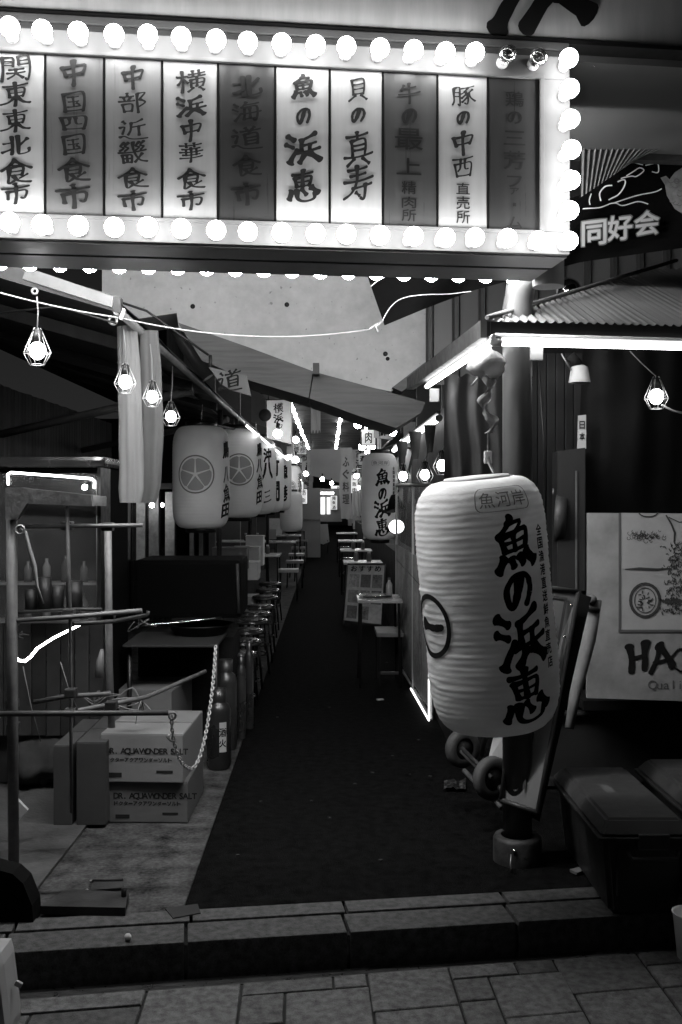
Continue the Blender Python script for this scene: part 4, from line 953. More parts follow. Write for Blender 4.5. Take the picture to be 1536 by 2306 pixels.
# clear vinyl screen with LED edge
vs_ = thing('vinyl_screen', 'clear framed vinyl screen with a lit edge along the right of the alley', 'screen', (.66, 7.9, .1))
A0 = at(972, 1618, 6.72); A1 = at(893, 1488, 9.15); B0 = at(972, 1092, 6.72); B1 = at(893, 1092, 9.15)
def scr(t, z): p = A0.lerp(A1, t); zt = B0.z*(1-t)+B1.z*t; return Vector((p.x, p.y, p.z + (zt-p.z)*z))
part('film', MB().sheet([[scr(i/8, j/8) + Vector((.012*math.sin(i*1.7+j*.5), 0, 0)) for j in range(9)] for i in range(9)]), FILM('screen_film', .34, .6), vs_)
for t in (0, .45, 1): part('frame_post', MB().tube([scr(t, 0), scr(t, 1)], .011, 6), M('frame_white', .6, .35), vs_)
part('frame_rail', MB().tube([scr(0, 1), scr(1, 1)], .014, 6), steel, vs_); part('frame_rail', MB().tube([scr(0, 0), scr(1, 0)], .012, 6), steel, vs_); part('frame_rail', MB().tube([scr(0, .52), scr(1, .58)], .008, 6), darksteel, vs_)
for i in range(34): part('slat', MB().tube([scr(i/34+.015, .03), scr(i/34+.015, .66)], .009, 4), M('reed', .24, .7, na=.3, ns=20), vs_)
part('lit_edge', MB().tube([scr(0, .30) + Vector((-.02, -.02, 0)), scr(0, -.005) + Vector((-.02, -.02, 0)), scr(.45, .0) + Vector((-.02, -.02, -.0))], .006, 6), E('edge_led', 5), vs_)
# the counter side behind the screen
part('counter', MB().bb(.74, .99, 6.0, 30, .0, .92), dark, label='long dark stall counter behind the clear vinyl screen', cat='counter')
# sandwich menu board
mn = thing('menu_board', 'upright menu board with food photographs standing beside the right tables', 'menu board', (.46, 12, 0))
c = [at(783, 1270, 12), at(868, 1270, 12), at(860, 1408, 11.85), at(772, 1398, 11.85)]
part('board', MB().prism(c, (0, .02, 0)), M('menu_paper', .42, .6, na=.3, ns=25), mn)
def mq(u, v, h=0.): a = c[3].lerp(c[2], u); b = c[0].lerp(c[1], u); p = a.lerp(b, v); return p + Vector((0, -.004-h, 0))
fm = MB()
for (u0, v0, u1, v1) in ((0, 0, 1, 0), (1, 0, 1, 1), (1, 1, 0, 1), (0, 1, 0, 0)): fm.tube([mq(u0, v0), mq(u1, v1)], .011, 6)
part('frame', fm, darksteel, mn)
for i in range(3):
    for j in range(3):
        if i == 2 and j == 0: continue
        u0 = .08+i*.30; v0 = .06+j*.27; part('photo', MB().add([mq(u0, v0, .001), mq(u0+.26, v0, .001), mq(u0+.26, v0+.22, .001), mq(u0, v0+.22, .001)], [(0, 1, 2, 3)]), M('photo_%d' % ((i+j) % 3), (.06, .14, .24)[(i+j) % 3], .4, na=.9, ns=45), mn)
mb = MB()
for i, ch in enumerate('おすすめ'): put(mb, ch, .18+.21*i, .92, .17, .10, lambda u, v, h: mq(u, v, .003), brush=False, off=.03)
part('lettering', mb, ink, mn)
for u in (.03, .97): part('leg', MB().tube([mq(u, 0), Vector((mq(u, 0).x, 11.8, .005))], .012, 6), darksteel, mn); part('leg', MB().tube([mq(u, .95) + Vector((0, .03, 0)), Vector((mq(u, 0).x, 12.35, .005))], .012, 6), darksteel, mn)

def table(label, x, y, w_, d_, h=.70, top=None, group='small stall tables'):
    t = thing('table', label, 'table', (x, y, 0), group)
    part('tabletop', MB().box((x, y, h-.012), (w_, d_, .024), None, .005), top or M('table_top', .35, .28, na=.1, ns=6), t)
    for sx in (-1, 1):
        for sy in (-1, 1): part('leg', MB().tube([(x+sx*(w_/2-.03), y+sy*(d_/2-.03), h-.024), (x+sx*(w_/2-.02), y+sy*(d_/2-.02), 0)], .011, 6), matte, t)
    return t
def stool(label, x, y, group, r=.15, h=.45, seat=None, n=20):
    t = thing('stool', label, 'stool', (x, y, 0), group)
    part('seat', MB().lathe((x, y, h), [(r*.02, -.03), (r*.96, -.03), (r, -.015), (r*.97, .002), (r*.7, .012), (.001, .014)], n), seat or M('stool_vinyl', .03, .22, coat=.3), t)
    part('rim', MB().lathe((x, y, h), [(r*1.005, -.026), (r*1.02, -.022), (r*1.02, -.012), (r*1.005, -.010)], n), M('rim_grey', .12, .3, .8), t)
    for k in range(4):
        a = math.pi/4 + k*math.pi/2; part('leg', MB().tube([(x+r*.75*math.cos(a), y+r*.75*math.sin(a), h-.03), (x+r*1.05*math.cos(a), y+r*1.05*math.sin(a), 0)], .010, 6), black, t)
    part('foot_ring', MB().tube([(x+r*.92*math.cos(k*math.pi/8), y+r*.92*math.sin(k*math.pi/8), .17) for k in range(17)], .006, 5), darksteel, t)
    return t
t = table('bright small table with a tray beside the vinyl screen on the right', .41, 8.15, .36, .5)
tr_ = thing('tray', 'oval metal tray on the small right table', 'tray', (.38, 8.2, .702)); part('dish', MB().lathe((.38, 8.2, .701), [(.001, .003), (.10, .003), (.135, .015), (.13, .018), (.1, .006), (.001, .006)], 24), chrome, tr_)
b = thing('sauce_bottle', 'small pale bottle standing on the right-hand small table', 'bottle', (.50, 8.2, .7)); part('body', MB().lathe((.50, 8.2, .701), [(.001, 0), (.026, 0), (.028, .02), (.027, .10), (.012, .125), (.011, .135)], 14), M('bottle_pale', .30, .3), b); part('cap', MB().lathe((.50, 8.2, .836), [(.013, 0), (.013, .02), (.001, .022)], 10), M('bottle_cap', .08, .4), b)
bs_ = thing('step_stool', 'square wooden stool with dark legs in front of the vinyl screen', 'stool', (.49, 8.2, 0))
x0, x1, y0, y1 = .385, .60, 7.95, 8.4; bx_ = (x0+x1)/2
part('seat', MB().bb(x0, x1, y0, y1, .40, .43, .006), M('seat_ply', .14, .5, na=.15, ns=10), bs_)
for xx in (x0+.02, x1-.02):
    for yy in (y0+.02, y1-.02): part('leg', MB().bb(xx-.012, xx+.012, yy-.012, yy+.012, 0, .399), matte, bs_)
part('rail', MB().bb(x0+.03, x1-.03, y0+.01, y0+.03, .10, .12), darksteel, bs_)
for i, (y_, lab) in enumerate(((12.9, 'white-topped table just behind the menu board'), (16.0, 'second white-topped table back along the right side'), (19.6, 'third white-topped table back along the right side'), (24, 'farthest white-topped table along the right side'))):
    table(lab, .44, y_, .5, .6 + .06*i, top=M('bright_top', .62, .22, na=.08, ns=6), group='white-topped tables along the right side')
for i, (y_, lab) in enumerate(((14.4, 'low round stool between the first and second right-hand tables'), (17.8, 'low round stool between the second and third right-hand tables'), (22, 'low round stool beyond the third right-hand table'))):
    stool(lab, .36, y_, 'round stools along the right side')

# boards and trolley stacked behind the lantern
ls = thing('leaning_sign', 'framed pale sign panel leaning behind the huge lantern', 'sign', at(1255, 1700, 4.35))
c2 = [at(1195, 1318, 4.35), at(1302, 1332, 4.35), at(1210, 1830, 4.02), at(1128, 1800, 4.10)]
part('board', MB().prism(c2, (0, .03, 0)), M('sign_cream', .11, .55, na=.15, ns=8), ls)
def lq(u, v, h=0.): a = c2[3].lerp(c2[2], u); b = c2[0].lerp(c2[1], u); return a.lerp(b, v) + Vector((0, -.005-h, 0))
fm = MB()
for (u0, v0, u1, v1) in ((0, 1, 1, 1), (1, 1, 1, 0), (1, 0, 0, 0), (0, 0, 0, 1)): fm.tube([lq(u0, v0), lq(u1, v1)], .011, 6)
part('frame', fm, M('frame_grey', .06, .45, .3), ls)
mb = MB()
for (u0, u1, v0, v1, k) in ((.12, .80, .955, .965, 0), (.74, .80, .60, .955, 1), (.30, .56, .72, .84, 2)): mb.add([lq(u0, v0, .001*k), lq(u1, v0, .001*k), lq(u1, v1, .001*k), lq(u0, v1, .001*k)], [(0, 1, 2, 3)])
for k in range(5): 
    vs2, fs2 = glyph('活きの良い'[k], .04, True, 1.); mb.add([lq(.40 + (v.x-.5)*.36, .50 - k*.10 + (v.y-.5)*.09, .004) for v in vs2], fs2)
part('printing', mb, M('print_ink', .045, .6), ls)
part('screw', MB().ball(lq(.9, .93, .005), .008, 8), chrome, ls); part('screw', MB().ball(lq(.88, .78, .005), .008, 8), chrome, ls)
dbx = thing('dark_board', 'dark board leaning between the cream sign and the padded roll', 'board', at(1300, 1700, 4.5))
part('panel', MB().prism([at(1306, 1335, 4.45), at(1332, 1345, 4.45), at(1215, 1850, 4.1), at(1192, 1838, 4.1)], (0, .06, 0)), matte, dbx)
rl = thing('rolled_mat', 'pale rolled mat leaning against the poster, its round end up', 'roll', at(1330, 1600, 4.6))
part('roll', MB().tube([at(1336, 1350, 4.62), at(1326, 1440, 4.6), at(1296, 1560, 4.55), at(1282, 1640, 4.5)], [.040, .032, .026, .02], 14), M('mat_pale', .18, .7, na=.25, ns=16), rl)
part('roll_end', MB().ball(at(1330, 1350, 4.58), .030, 14, .8), M('mat_core', .12, .8), rl); part('band', MB().tube([at(1318, 1366, 4.57), at(1350, 1376, 4.57)], .012, 8), darksteel, rl)
hd = thing('hand_truck', 'folded hand truck with fat rubber wheels behind the foot of the lantern', 'hand truck', at(1060, 1740, 4.6))
for (x, y, D, rr_) in ((1042, 1685, 4.75, .092), (1108, 1752, 4.5, .098)):
    p = at(x, y, D); w0 = part('wheel', MB().lathe(p, [(rr_*.55, -.02), (rr_*.92, -.026), (rr_, -.012), (rr_, .012), (rr_*.92, .026), (rr_*.55, .02)], 28, (.55, -1, .0)), M('tyre_grey', .06, .6, na=.2, ns=20), hd)
    part('hub', MB().lathe(p, [(.001, -.03), (.018, -.03), (.02, -.012), (rr_*.56, -.010), (rr_*.56, .012), (.001, .02)], 20, (.55, -1, .0)), darksteel, w0)
for a, b, r_ in (((1040, 1690), (1150, 1800), .014), ((1085, 1700), (1110, 1560), .012), ((1045, 1735), (1130, 1820), .012), ((1040, 1685), (1108, 1752), .010)):
    part('frame_tube', MB().tube([at(*a, 4.7), at(*b, 4.45)], r_, 8), steel if r_ > .011 else darksteel, hd)
part('plate', MB().prism([at(1112, 1660, 4.6), at(1136, 1655, 4.6), at(1130, 1730, 4.55), at(1100, 1712, 4.55)], (0, .01, 0)), offwhite, hd)
ps = thing('plastic_litter', 'small scrap of shiny film lying by the hand truck wheels', 'litter', gnd(1012, 1775))
g = [[gnd(1000 + i*7, 1765 + j*4) + Vector((0, 0, .015 + .03*abs(noise.noise(Vector((i*.8, j*.7, 5)))))) for j in range(6)] for i in range(8)]
part('film', MB().sheet(g, False), M('litter_film', .012, .4), ps)
part('white_scrap', MB().box(gnd(856, 1577) + Vector((0, 0, .006)), (.05, .03, .008), .4, .003), offwhite, label='small white scrap lying on the dark alley floor', cat='litter')

# cool boxes
def cooler(label, x0, x1, y0, y1, h, z=0., latch=True):
    t = thing('cool_box', label, 'cool box', ((x0+x1)/2, (y0+y1)/2, z), 'cool boxes by the kerb')
    bx = .03; m_ = M('cooler_body', .02, .5, na=.22, ns=8, bump=.1); l_ = M('cooler_lid', .035, .55, na=.25, ns=14, bump=.15)
    mb = MB(); q0 = [(x0+bx, y0+bx), (x1-bx, y0+bx), (x1-bx, y1-bx), (x0+bx, y1-bx)]; q1 = [(x0, y0), (x1, y0), (x1, y1), (x0, y1)]
    bm = bmesh.new(); A = [bm.verts.new((*p, z)) for p in q0]; B = [bm.verts.new((*p, z+h-.055)) for p in q1]
    bm.faces.new(A[::-1]); bm.faces.new(B)
    for i in range(4): bm.faces.new([A[i], A[(i+1) % 4], B[(i+1) % 4], B[i]])
    bmesh.ops.bevel(bm, geom=list(bm.edges), offset=.018, segments=3, affect='EDGES'); bm.verts.index_update()
    mb.add([v.co for v in bm.verts], [[v.index for v in f.verts] for f in bm.faces]); bm.free(); part('body', mb, m_, t)
    e = .018; mb = MB(); bm = bmesh.new()
    A = [bm.verts.new((*p, z+h-.052)) for p in [(x0-e, y0-e), (x1+e, y0-e), (x1+e, y1+e), (x0-e, y1+e)]]
    B = [bm.verts.new((*p, z+h)) for p in [(x0+.02, y0+.03), (x1-.02, y0+.03), (x1-.02, y1-.02), (x0+.02, y1-.02)]]
    bm.faces.new(A[::-1]); bm.faces.new(B)
    for i in range(4): bm.faces.new([A[i], A[(i+1) % 4], B[(i+1) % 4], B[i]])
    bmesh.ops.bevel(bm, geom=list(bm.edges), offset=.010, segments=2, affect='EDGES'); bm.verts.index_update()
    mb.add([v.co for v in bm.verts], [[v.index for v in f.verts] for f in bm.faces]); bm.free(); part('lid', mb, l_, t)
    part('rim', MB().box(((x0+x1)/2, (y0+y1)/2, z+h-.060), (x1-x0+.05, y1-y0+.05, .012), None, .005), m_, t)
    if latch:
        cx = (x0+x1)/2 + .02; part('latch', MB().box((cx, y0-.024, z+h-.068), (.11, .016, .055), None, .005), M('latch_dark', .05, .4), t)
        part('handle', MB().tube([(cx-.09, y0-.012, z+h-.105), (cx-.08, y0-.034, z+h-.125), (cx+.08, y0-.034, z+h-.125), (cx+.09, y0-.012, z+h-.105)], .008, 8), M('latch_dark', .05, .4), t)
        for k in (-1, 1): part('reinforcing_rib', MB().box((cx+k*.12, y0+.002, z+h*.48), (.012, .02, h*.5), None, .004), m_, t)
    return t
cooler('long lidded grey cool box at the kerb, nearest the post', .985, 1.29, 3.56, 4.30, .35)
cooler('second lidded grey cool box, cut off by the right edge', 1.37, 1.70, 3.62, 4.36, .37)
lb = thing('lid_label', 'faded pale sticker on the lid of the nearer cool box', 'sticker', (1.10, 4.0, .352)); 
mb = MB(); mb.add([(1.085, 3.9, .3515), (1.125, 3.9, .3515), (1.13, 4.02, .3515), (1.09, 4.02, .3515)], [(0, 1, 2, 3)]); part('paper', mb, M('faded_label', .08, .8, na=.5, ns=60), lb)
part('white_bucket', MB().lathe(at(1556, 2110, 3.42), [(.001, -.07), (.045, -.07), (.06, .08), (.064, .085), (.055, .08), (.04, -.06), (.001, -.06)], 20), whitep, label='edge of a white bucket at the lower right border', cat='bucket')
part('cardboard_scrap', MB().box((1.0, 3.99, .01), (.05, .04, .012), .5, .002), cardb, label='small pale wedge of cardboard behind the post foot', cat='litter')
# ================================================================== LEFT-HAND OBJECTS
# drinks display case
dc = thing('display_case', 'black refrigerated display case with a glowing rim behind the pipe rack', 'display case', (-1.75, 5.3, 0))
x0 = at(-40, 1125, 5.2).x; x1 = at(228, 1125, 5.2).x
zt = at(0, 1040, 5.2).z; zb = at(0, 1500, 5.2).z
part('body', MB().bb(x0, x1, 5.42, 5.9, .02, zt-.03, .01), M('case_body', .004, .85, spec=.03), dc)
part('top_hood', MB().box(((x0+x1)/2, 5.55, zt), (x1-x0+.04, .74, .055), None, .02), M('hood_black', .02, .18, na=.3, ns=9), dc)
part('side_panel', MB().bb(x1-.018, x1, 5.19, 5.42, zb, zt-.03), black, dc)
part('base', MB().bb(x0, x1, 5.2, 5.418, .02, zb-.02, .006), M('case_base', .02, .5, na=.3, ns=9), dc)
for k in range(3): part('shelf', MB().bb(x0+.02, x1-.02, 5.24, 5.41, zb + .20*k + .02, zb+.20*k+.03), steel, dc)
part('front_glass', MB().bb(x0+.01, x1-.02, 5.195, 5.20, zb, zt-.06), FILM('case_glass', .07, .5), dc)
part('rim_light', MB().tube([at(19, 1092, 5.18), at(17, 1068, 5.18), at(24, 1064, 5.18), at(120, 1071, 5.18), at(206, 1078, 5.18), at(213, 1084, 5.18), at(212, 1100, 5.18)], .006, 8), ledm, dc)
part('edge_line', MB().tube([at(218, 1085, 5.18), at(218, 1400, 5.18)], .003, 5), steel, dc)
part('price_rail', MB().ppx([(40, 1098), (240, 1118), (240, 1140), (40, 1132)], 5.1, .02), M('rail_print', .08, .5, na=.5, ns=40), dc)
j = 0
for k in range(3):
    for i in range(5):
        xx = x0+.10 + i*.10; hh = .11 + .03*((i*7+k) % 3)/2
        o = part('bottle', MB().lathe((xx, 5.33, zb+.20*k+.031), [(.001, 0), (.022, 0), (.022, hh*.65), (.009, hh*.85), (.009, hh), (.001, hh)], 10), M('case_bottle_%d' % (i % 3), (.03, .06, .12)[i % 3], .15), label='%s bottle on the %s shelf of the display case' % (('leftmost', 'second from left', 'middle', 'second from right', 'rightmost')[i], ('lowest', 'middle', 'top')[k]), cat='bottle', group='bottles inside the display case')
pt_ = [(28, 1450), (31, 1472), (42, 1487), (56, 1489), (70, 1478), (84, 1460), (120, 1437), (160, 1417), (190, 1402), (216, 1386)]
nl = thing('light_hose', 'glowing hose light sagging in a curve under the display case', 'light', at(60, 1485, 4.6))
part('hose', MB().tube([at(x, y, 4.55) for x, y in pt_[:6]], .0065, 8), ledm, nl); part('hose', MB().tube([at(x, y, 4.55 + .1*(i)) for i, (x, y) in enumerate(pt_[5:9])], .006, 8), ledm, nl)
# pipe rack in front
rk = thing('pipe_rack', 'scuffed steel pipe rack standing at the left edge of the entrance', 'rack', gnd(30, 1960))
def px3(pts, D): return [at(x, y, D) if not isinstance(D, (list, tuple)) else at(x, y, D[i]) for i, (x, y) in enumerate(pts)]
part('upright', MB().tube(px3([(31, 1965), (28, 1500), (26, 1100)], 4.02), .022, 12), oldsteel, rk)
part('perforated_bar', MB().ppx([(12, 1098), (46, 1098), (205, 1115), (208, 1140), (60, 1134), (38, 1170), (12, 1170)], 3.98, .03), M('bar_worn', .09, .5, .3, na=.5, ns=30, bump=.2), rk)
part('cross_tube', MB().tube(px3([(38, 1186), (322, 1183)], 4.02), .0085, 8), oldsteel, rk)
part('thin_upright', MB().tube(px3([(151, 1140), (158, 1380), (160, 1640), (161, 1830)], [4.0, 4.06, 4.15, 4.2]), .0075, 8), oldsteel, rk)
part('rear_upright', MB().tube(px3([(243, 1190), (246, 1500), (254, 1705)], [4.6, 4.7, 4.75]), .017, 10), oldsteel, rk)
part('middle_tube', MB().tube(px3([(32, 1398), (150, 1390), (320, 1375)], 4.02), .010, 8), oldsteel, rk)
part('middle_tube', MB().tube(px3([(32, 1380), (160, 1372), (230, 1372)], 4.6), .008, 8), darksteel, rk)
part('side_tube', MB().tube(px3([(165, 1405), (250, 1400), (332, 1385), (334, 1376)], [4.1, 4.3, 4.6, 4.6]), .009, 8), darksteel, rk)
part('low_tube', MB().tube(px3([(75, 1582), (150, 1568), (250, 1562)], 4.1), .010, 8), oldsteel, rk)
part('low_tube', MB().tube(px3([(158, 1604), (330, 1570), (462, 1512)], [4.15, 4.6, 5.2]), .011, 8), oldsteel, rk)
for (x, y) in ((156, 1380), (160, 1560), (28, 1400), (28, 1584), (30, 1637), (152, 1184), (243, 1186), (246, 1384), (251, 1588), (160, 1604)): part('clamp', MB().box(at(x, y, 4.05), (.045, .05, .035), None, .006), M('clamp_dark', .05, .5, .4, na=.4, ns=30), rk)
part('ring', MB().lathe(at(45, 1193, 3.97), [(.014, -.004), (.021, -.004), (.021, .004), (.014, .004), (.014, -.004)], 16, (0, -1, 0)), steel, rk)
part('strap', MB().tube(px3([(45, 1190), (58, 1198), (66, 1235), (78, 1275), (84, 1320), (98, 1360)], 4.0), [.005, .006, .009, .009, .005, .003], 6), M('strap_pale', .18, .5), rk)
bp = thing('barrier_pole', 'horizontal grey pole crossing in front of the pipe rack', 'pole', at(180, 1606, 3.75))
part('pole', MB().tube([at(-60, 1608, 3.75), at(379, 1605, 3.85)], .011, 10), M('pole_grey', .07, .45, .3, na=.3, ns=12), bp)
part('end_ring', MB().lathe(at(388, 1612, 3.86), [(.010, -.004), (.017, -.004), (.017, .004), (.010, .004), (.010, -.004)], 14, (.3, -1, 0)), steel, bp)
# chain
ch = thing('plastic_chain', 'pale linked chain drooping from the pole end to the cooker shelf', 'chain', at(430, 1730, 3.9))
A = at(386, 1612, 3.86); B = at(429, 1731, 4.0); C_ = at(486, 1452, 4.55)
pts = []
def bez(p0, p1, p2, p3, n): return [p0*(1-t)**3 + p1*3*t*(1-t)**2 + p2*3*t*t*(1-t) + p3*t**3 for t in [i/n for i in range(n)]]
path = bez(A, at(388, 1690, 3.87), at(408, 1728, 3.9), B, 30) + bez(B, at(455, 1735, 4.05), at(478, 1600, 4.3), C_, 70) + [C_]
# resample at even spacing
S = [path[0]]; acc = 0; step = .0165; prev = path[0]
for q in path[1:]:
    while (q - prev).length + acc >= step:
        t = (step - acc) / (q - prev).length; prev = prev.lerp(q, t); S.append(prev); acc = 0
    acc += (q - prev).length; prev = q
lm = MB(); a_ = .0125; b_ = .0065
lm.tube([(a_*math.cos(t*math.pi/5), b_*math.sin(t*math.pi/5), 0) for t in range(11)], .0026, 5)
lme = lm.mesh('link'); lme.materials.append(M('chain_pale', .34, .45))
for i in range(len(S)-1):
    o = bpy.data.objects.new('link', lme); col.objects.link(o); o.parent = ch; d = (S[i+1]-S[i]).normalized()
    q = Vector((1, 0, 0)).rotation_difference(d); m_ = q.to_matrix() @ Matrix.Rotation((math.pi/2)*(i % 2) + .4, 3, 'X')
    o.location = (S[i]+S[i+1])/2 - ROOT[ch.name]; o.rotation_euler = m_.to_euler()
part('hook_knot', MB().tube([at(382, 1652, 3.88), at(376, 1660, 3.87), at(384, 1668, 3.87), at(396, 1670, 3.87)], .004, 6), steel, ch)
# cardboard cartons
def carton(label, cx, cy, w_, d_, h, z, rot=0., text=True, m_=None, tapes=True, scale=1.):
    t = thing('carton', label, 'box', (cx, cy, z))
    Rm_ = Matrix.Rotation(rot, 3, 'Z'); c0 = Vector((cx, cy, z))
    fnp = lambda u, v, h_: c0 + Rm_ @ Vector((u, -d_/2 - .0015 - h_, v))
    part('box', MB().box((cx, cy, z+h/2), (w_, d_, h), rot, .004), m_ or cardb, t)
    for s in (-1, 1):
        part('flap', MB().box(c0 + Rm_ @ Vector((0, s*(d_/4 + .001), h+.0022)), (w_*.99, d_/2 - .006, .003), rot), m_ or cardb, t)
    if tapes: part('tape', MB().box(c0 + Rm_ @ Vector((0, 0, h+.0048)), (w_*.995, .045, .0012), rot), M('tape', .17, .4), t)
    if text:
        mb = MB(); word(mb, 'DR. AQUA WONDER SALT', -w_*.44, h*.60, .038, fnp, cw=.0205, off=.030); word(mb, 'ドクターアクアワンダーソルト', -w_*.44, h*.43, .0225, fnp, off=.035)
        part('lettering', mb, M('print_carton', .02, .7), t)
        mb = MB()
        for (u0, u1, v0, v1) in ((-.42, -.24, .10, .20), (.18, .38, .20, .255)): mb.add([fnp(u0*w_, v0*h, 0), fnp(u1*w_, v0*h, 0), fnp(u1*w_, v1*h, 0), fnp(u0*w_, v1*h, 0)], [(0, 1, 2, 3)])
        part('printed_bar', mb, M('print_carton', .02, .7), t)
    return t
carton('lower of two printed cardboard cartons stacked by the chain', -.832, 4.87, .365, .50, .185, 0, -.02)
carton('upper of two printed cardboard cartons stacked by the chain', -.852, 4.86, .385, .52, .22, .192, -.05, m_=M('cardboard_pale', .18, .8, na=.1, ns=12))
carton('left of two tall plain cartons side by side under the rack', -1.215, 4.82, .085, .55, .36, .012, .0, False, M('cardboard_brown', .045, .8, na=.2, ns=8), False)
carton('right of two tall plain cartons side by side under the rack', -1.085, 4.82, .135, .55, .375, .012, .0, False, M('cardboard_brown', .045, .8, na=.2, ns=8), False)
carton('open pale box with crumpled film behind the rack', -1.06, 5.9, .42, .55, .32, .10, -.12, False, M('box_pale', .12, .8, na=.12, ns=10), False)
part('plinth', MB().bb(-1.4, -.85, 5.7, 6.3, .0, .098, .005), plankd, label='low dark plinth under the open pale box', cat='plinth')
sk = MB().ball((-1.50, 5.2, .13), .15, 24, .9)
for v in sk.v:
    n_ = v - Vector((-1.50, 5.2, .13)); v += n_ * (.45*noise.noise(v*9) + .2*noise.noise(v*22)); v.z = max(.012, v.z)
part('rice_sack', sk, M('sack', .03, .8, na=.5, ns=7, bump=.6, bs=8), label='dim crumpled sack behind the tall plain cartons', cat='sack')
part('folded_paper', MB().prism([at(38, 1800, 4.3), at(62, 1825, 4.3), at(40, 1850, 4.3), at(24, 1848, 4.3)], (0, .02, 0)), offwhite, label='small pale paper corner beside the rack upright', cat='paper')
part('rolled_bag', MB().tube([at(224, 1525, 4.9), at(226, 1490, 4.9), at(230, 1462, 4.9)], [.022, .02, .008], 10), M('bag_grey', .12, .4), label='narrow pale rolled bag standing left of the rear rack upright', cat='bag')
# plank screen behind rack at the left
ps = thing('plank_screen', 'low vertical-board screen behind the pipe rack', 'screen', (-1.9, 5.6, 0))
for i in range(12):
    xx = -2.05 + i*.074; part('plank', MB().bb(xx, xx+.07, 5.14, 5.155, .28, .86, .003), (M('screen_board_a', .022, .7, na=.4, ns=16), M('screen_board_b', .015, .7, na=.4, ns=16))[i % 2], ps)
# black hooded cooker
ck = thing('hooded_cooker', 'large black lidded cooker standing behind the chain', 'cooker', (-.98, 6.2, 0))
xa = at(300, 1125, 6.0).x; xb = at(542, 1125, 6.0).x; zt_ = at(0, 1262, 6.0).z; zm = at(0, 1400, 6.0).z
part('hood', MB().bb(xa, xb, 6.0, 6.55, zm+.02, zt_, .025), M('cooker_black', .002, .8, na=.3, ns=8, spec=.04), ck)
part('side_trim', MB().tube([(xb-.02, 5.995, zt_-.02), (xb-.01, 5.995, zm+.05)], .010, 8), M('trim_steel', .03, .6, .1), ck)
part('tray_rim', MB().tube([at(300, 1404, 5.9), at(330, 1408, 5.9), at(420, 1400, 5.9), at(500, 1390, 5.9)], .006, 8), chrome, ck)
part('fire_bowl', MB().lathe(at(450, 1405, 6.0) + Vector((0, .0, 0)), [(.001, -.09), (.14, -.07), (.19, 0), (.2, .004), (.18, -.01)], 28), black, ck)
part('front_shelf', MB().bb(at(280, 1125, 5.6).x, at(492, 1125, 5.6).x, 5.55, 6.1, at(0, 1449, 5.6).z-.015, at(0, 1449, 5.6).z, .005), M('trim_steel', .07, .5, .2), ck)
for xx in (at(290, 1125, 5.6).x, at(486, 1125, 5.6).x): part('leg', MB().tube([(xx, 5.62, .0), (xx, 5.62, at(0, 1455, 5.6).z)], .014, 8), black, ck)
part('lower_cabinet', MB().bb(xa+.02, xb-.05, 6.05, 6.5, .05, zm-.1), matte, ck)
# gas cylinders / kegs by the carpet edge
def cyl(label, px, py, r, h, m_, lab=False):
    D = Dg(py); p = Vector(((px-CX)*D/F, D, 0)); t = thing('gas_cylinder', label, 'cylinder', p, 'cylinders standing at the edge of the alley')
    part('tank', MB().lathe(p, [(r*.9, 0), (r, .02), (r, h*.80), (r*.85, h*.88), (r*.45, h*.94), (r*.4, h*.96), (.001, h*.965)], 22), m_, t)
    part('valve', MB().lathe(p + Vector((0, 0, h*.96)), [(.014, 0), (.014, .03), (.022, .032), (.022, .045), (.001, .046)], 10), steel, t)
    part('guard', MB().lathe(p + Vector((0, 0, h*.93)), [(r*.62, 0), (r*.62, .07), (r*.58, .07), (r*.58, 0)], 18), m_, t)
    if lab:
        mb = MB(); k = 8
        def lf(u, v, hh): a = u/r; return p + Vector(((r+.0015+hh)*math.sin(a), -(r+.0015+hh)*math.cos(a), v))
        mb.sheet([[lf(r*(.15 + .085*i), .10 + .165*jj, 0) for jj in range(2)] for i in range(k)]); part('label', mb, offwhite, t)
        mb = MB(); put(mb, '酒', r*.42, .21, .04, .05, lambda u, v, hh: lf(u, v, .001+hh), brush=False, off=.03); put(mb, '火', r*.42, .15, .04, .045, lambda u, v, hh: lf(u, v, .001+hh), brush=False, off=.03); part('lettering', mb, ink, t)
    return t
cm = M('cylinder_dark', .02, .3, .2, na=.3, ns=7)
cyl('black cylinder with a white paper label by the chain', 493, 1728, .068, .40, cm, True)
cyl('dark grey cylinder just behind the labelled one', 508, 1685, .070, .50, M('cylinder_grey', .06, .35, .5, na=.3, ns=7))
cyl('slim steel cylinder third along the alley edge', 543, 1662, .030, .50, M('cylinder_steel', .14, .3, .8, na=.2, ns=7))
cyl('slim steel cylinder farthest of the four at the alley edge', 561, 1640, .030, .55, M('cylinder_steel', .14, .3, .8, na=.2, ns=7))
# stools in a row
sg_ = 'black round stools along the left tables'
spots = [(-.63, 6.75, 'nearest black round stool above the cylinders'), (-.64, 7.35, 'second black round stool from the entrance'), (-.66, 7.95, 'third black round stool from the entrance'), (-.66, 8.6, 'fourth black round stool from the entrance'), (-.67, 9.15, 'fifth black round stool from the entrance'), (-.67, 9.75, 'sixth black round stool from the entrance'), (-.68, 10.7, 'seventh black round stool, in front of the white boxes'), (-.70, 11.5, 'eighth black round stool, right of the white boxes'), (-.73, 12.4, 'ninth and farthest black round stool, beside the square one')]
s0 = stool(spots[0][2], spots[0][0], spots[0][1], sg_, .145, .46)
for k, (x, y, lab) in enumerate(spots[1:]): 
    c = s0.copy(); col.objects.link(c); c.location = (x, y, 0); c['label'] = lab; c.rotation_euler = (0, 0, .3*k)
    for ch_ in [o for o in list(bpy.data.objects) if o.parent == s0]:
        q = ch_.copy(); col.objects.link(q); q.parent = c
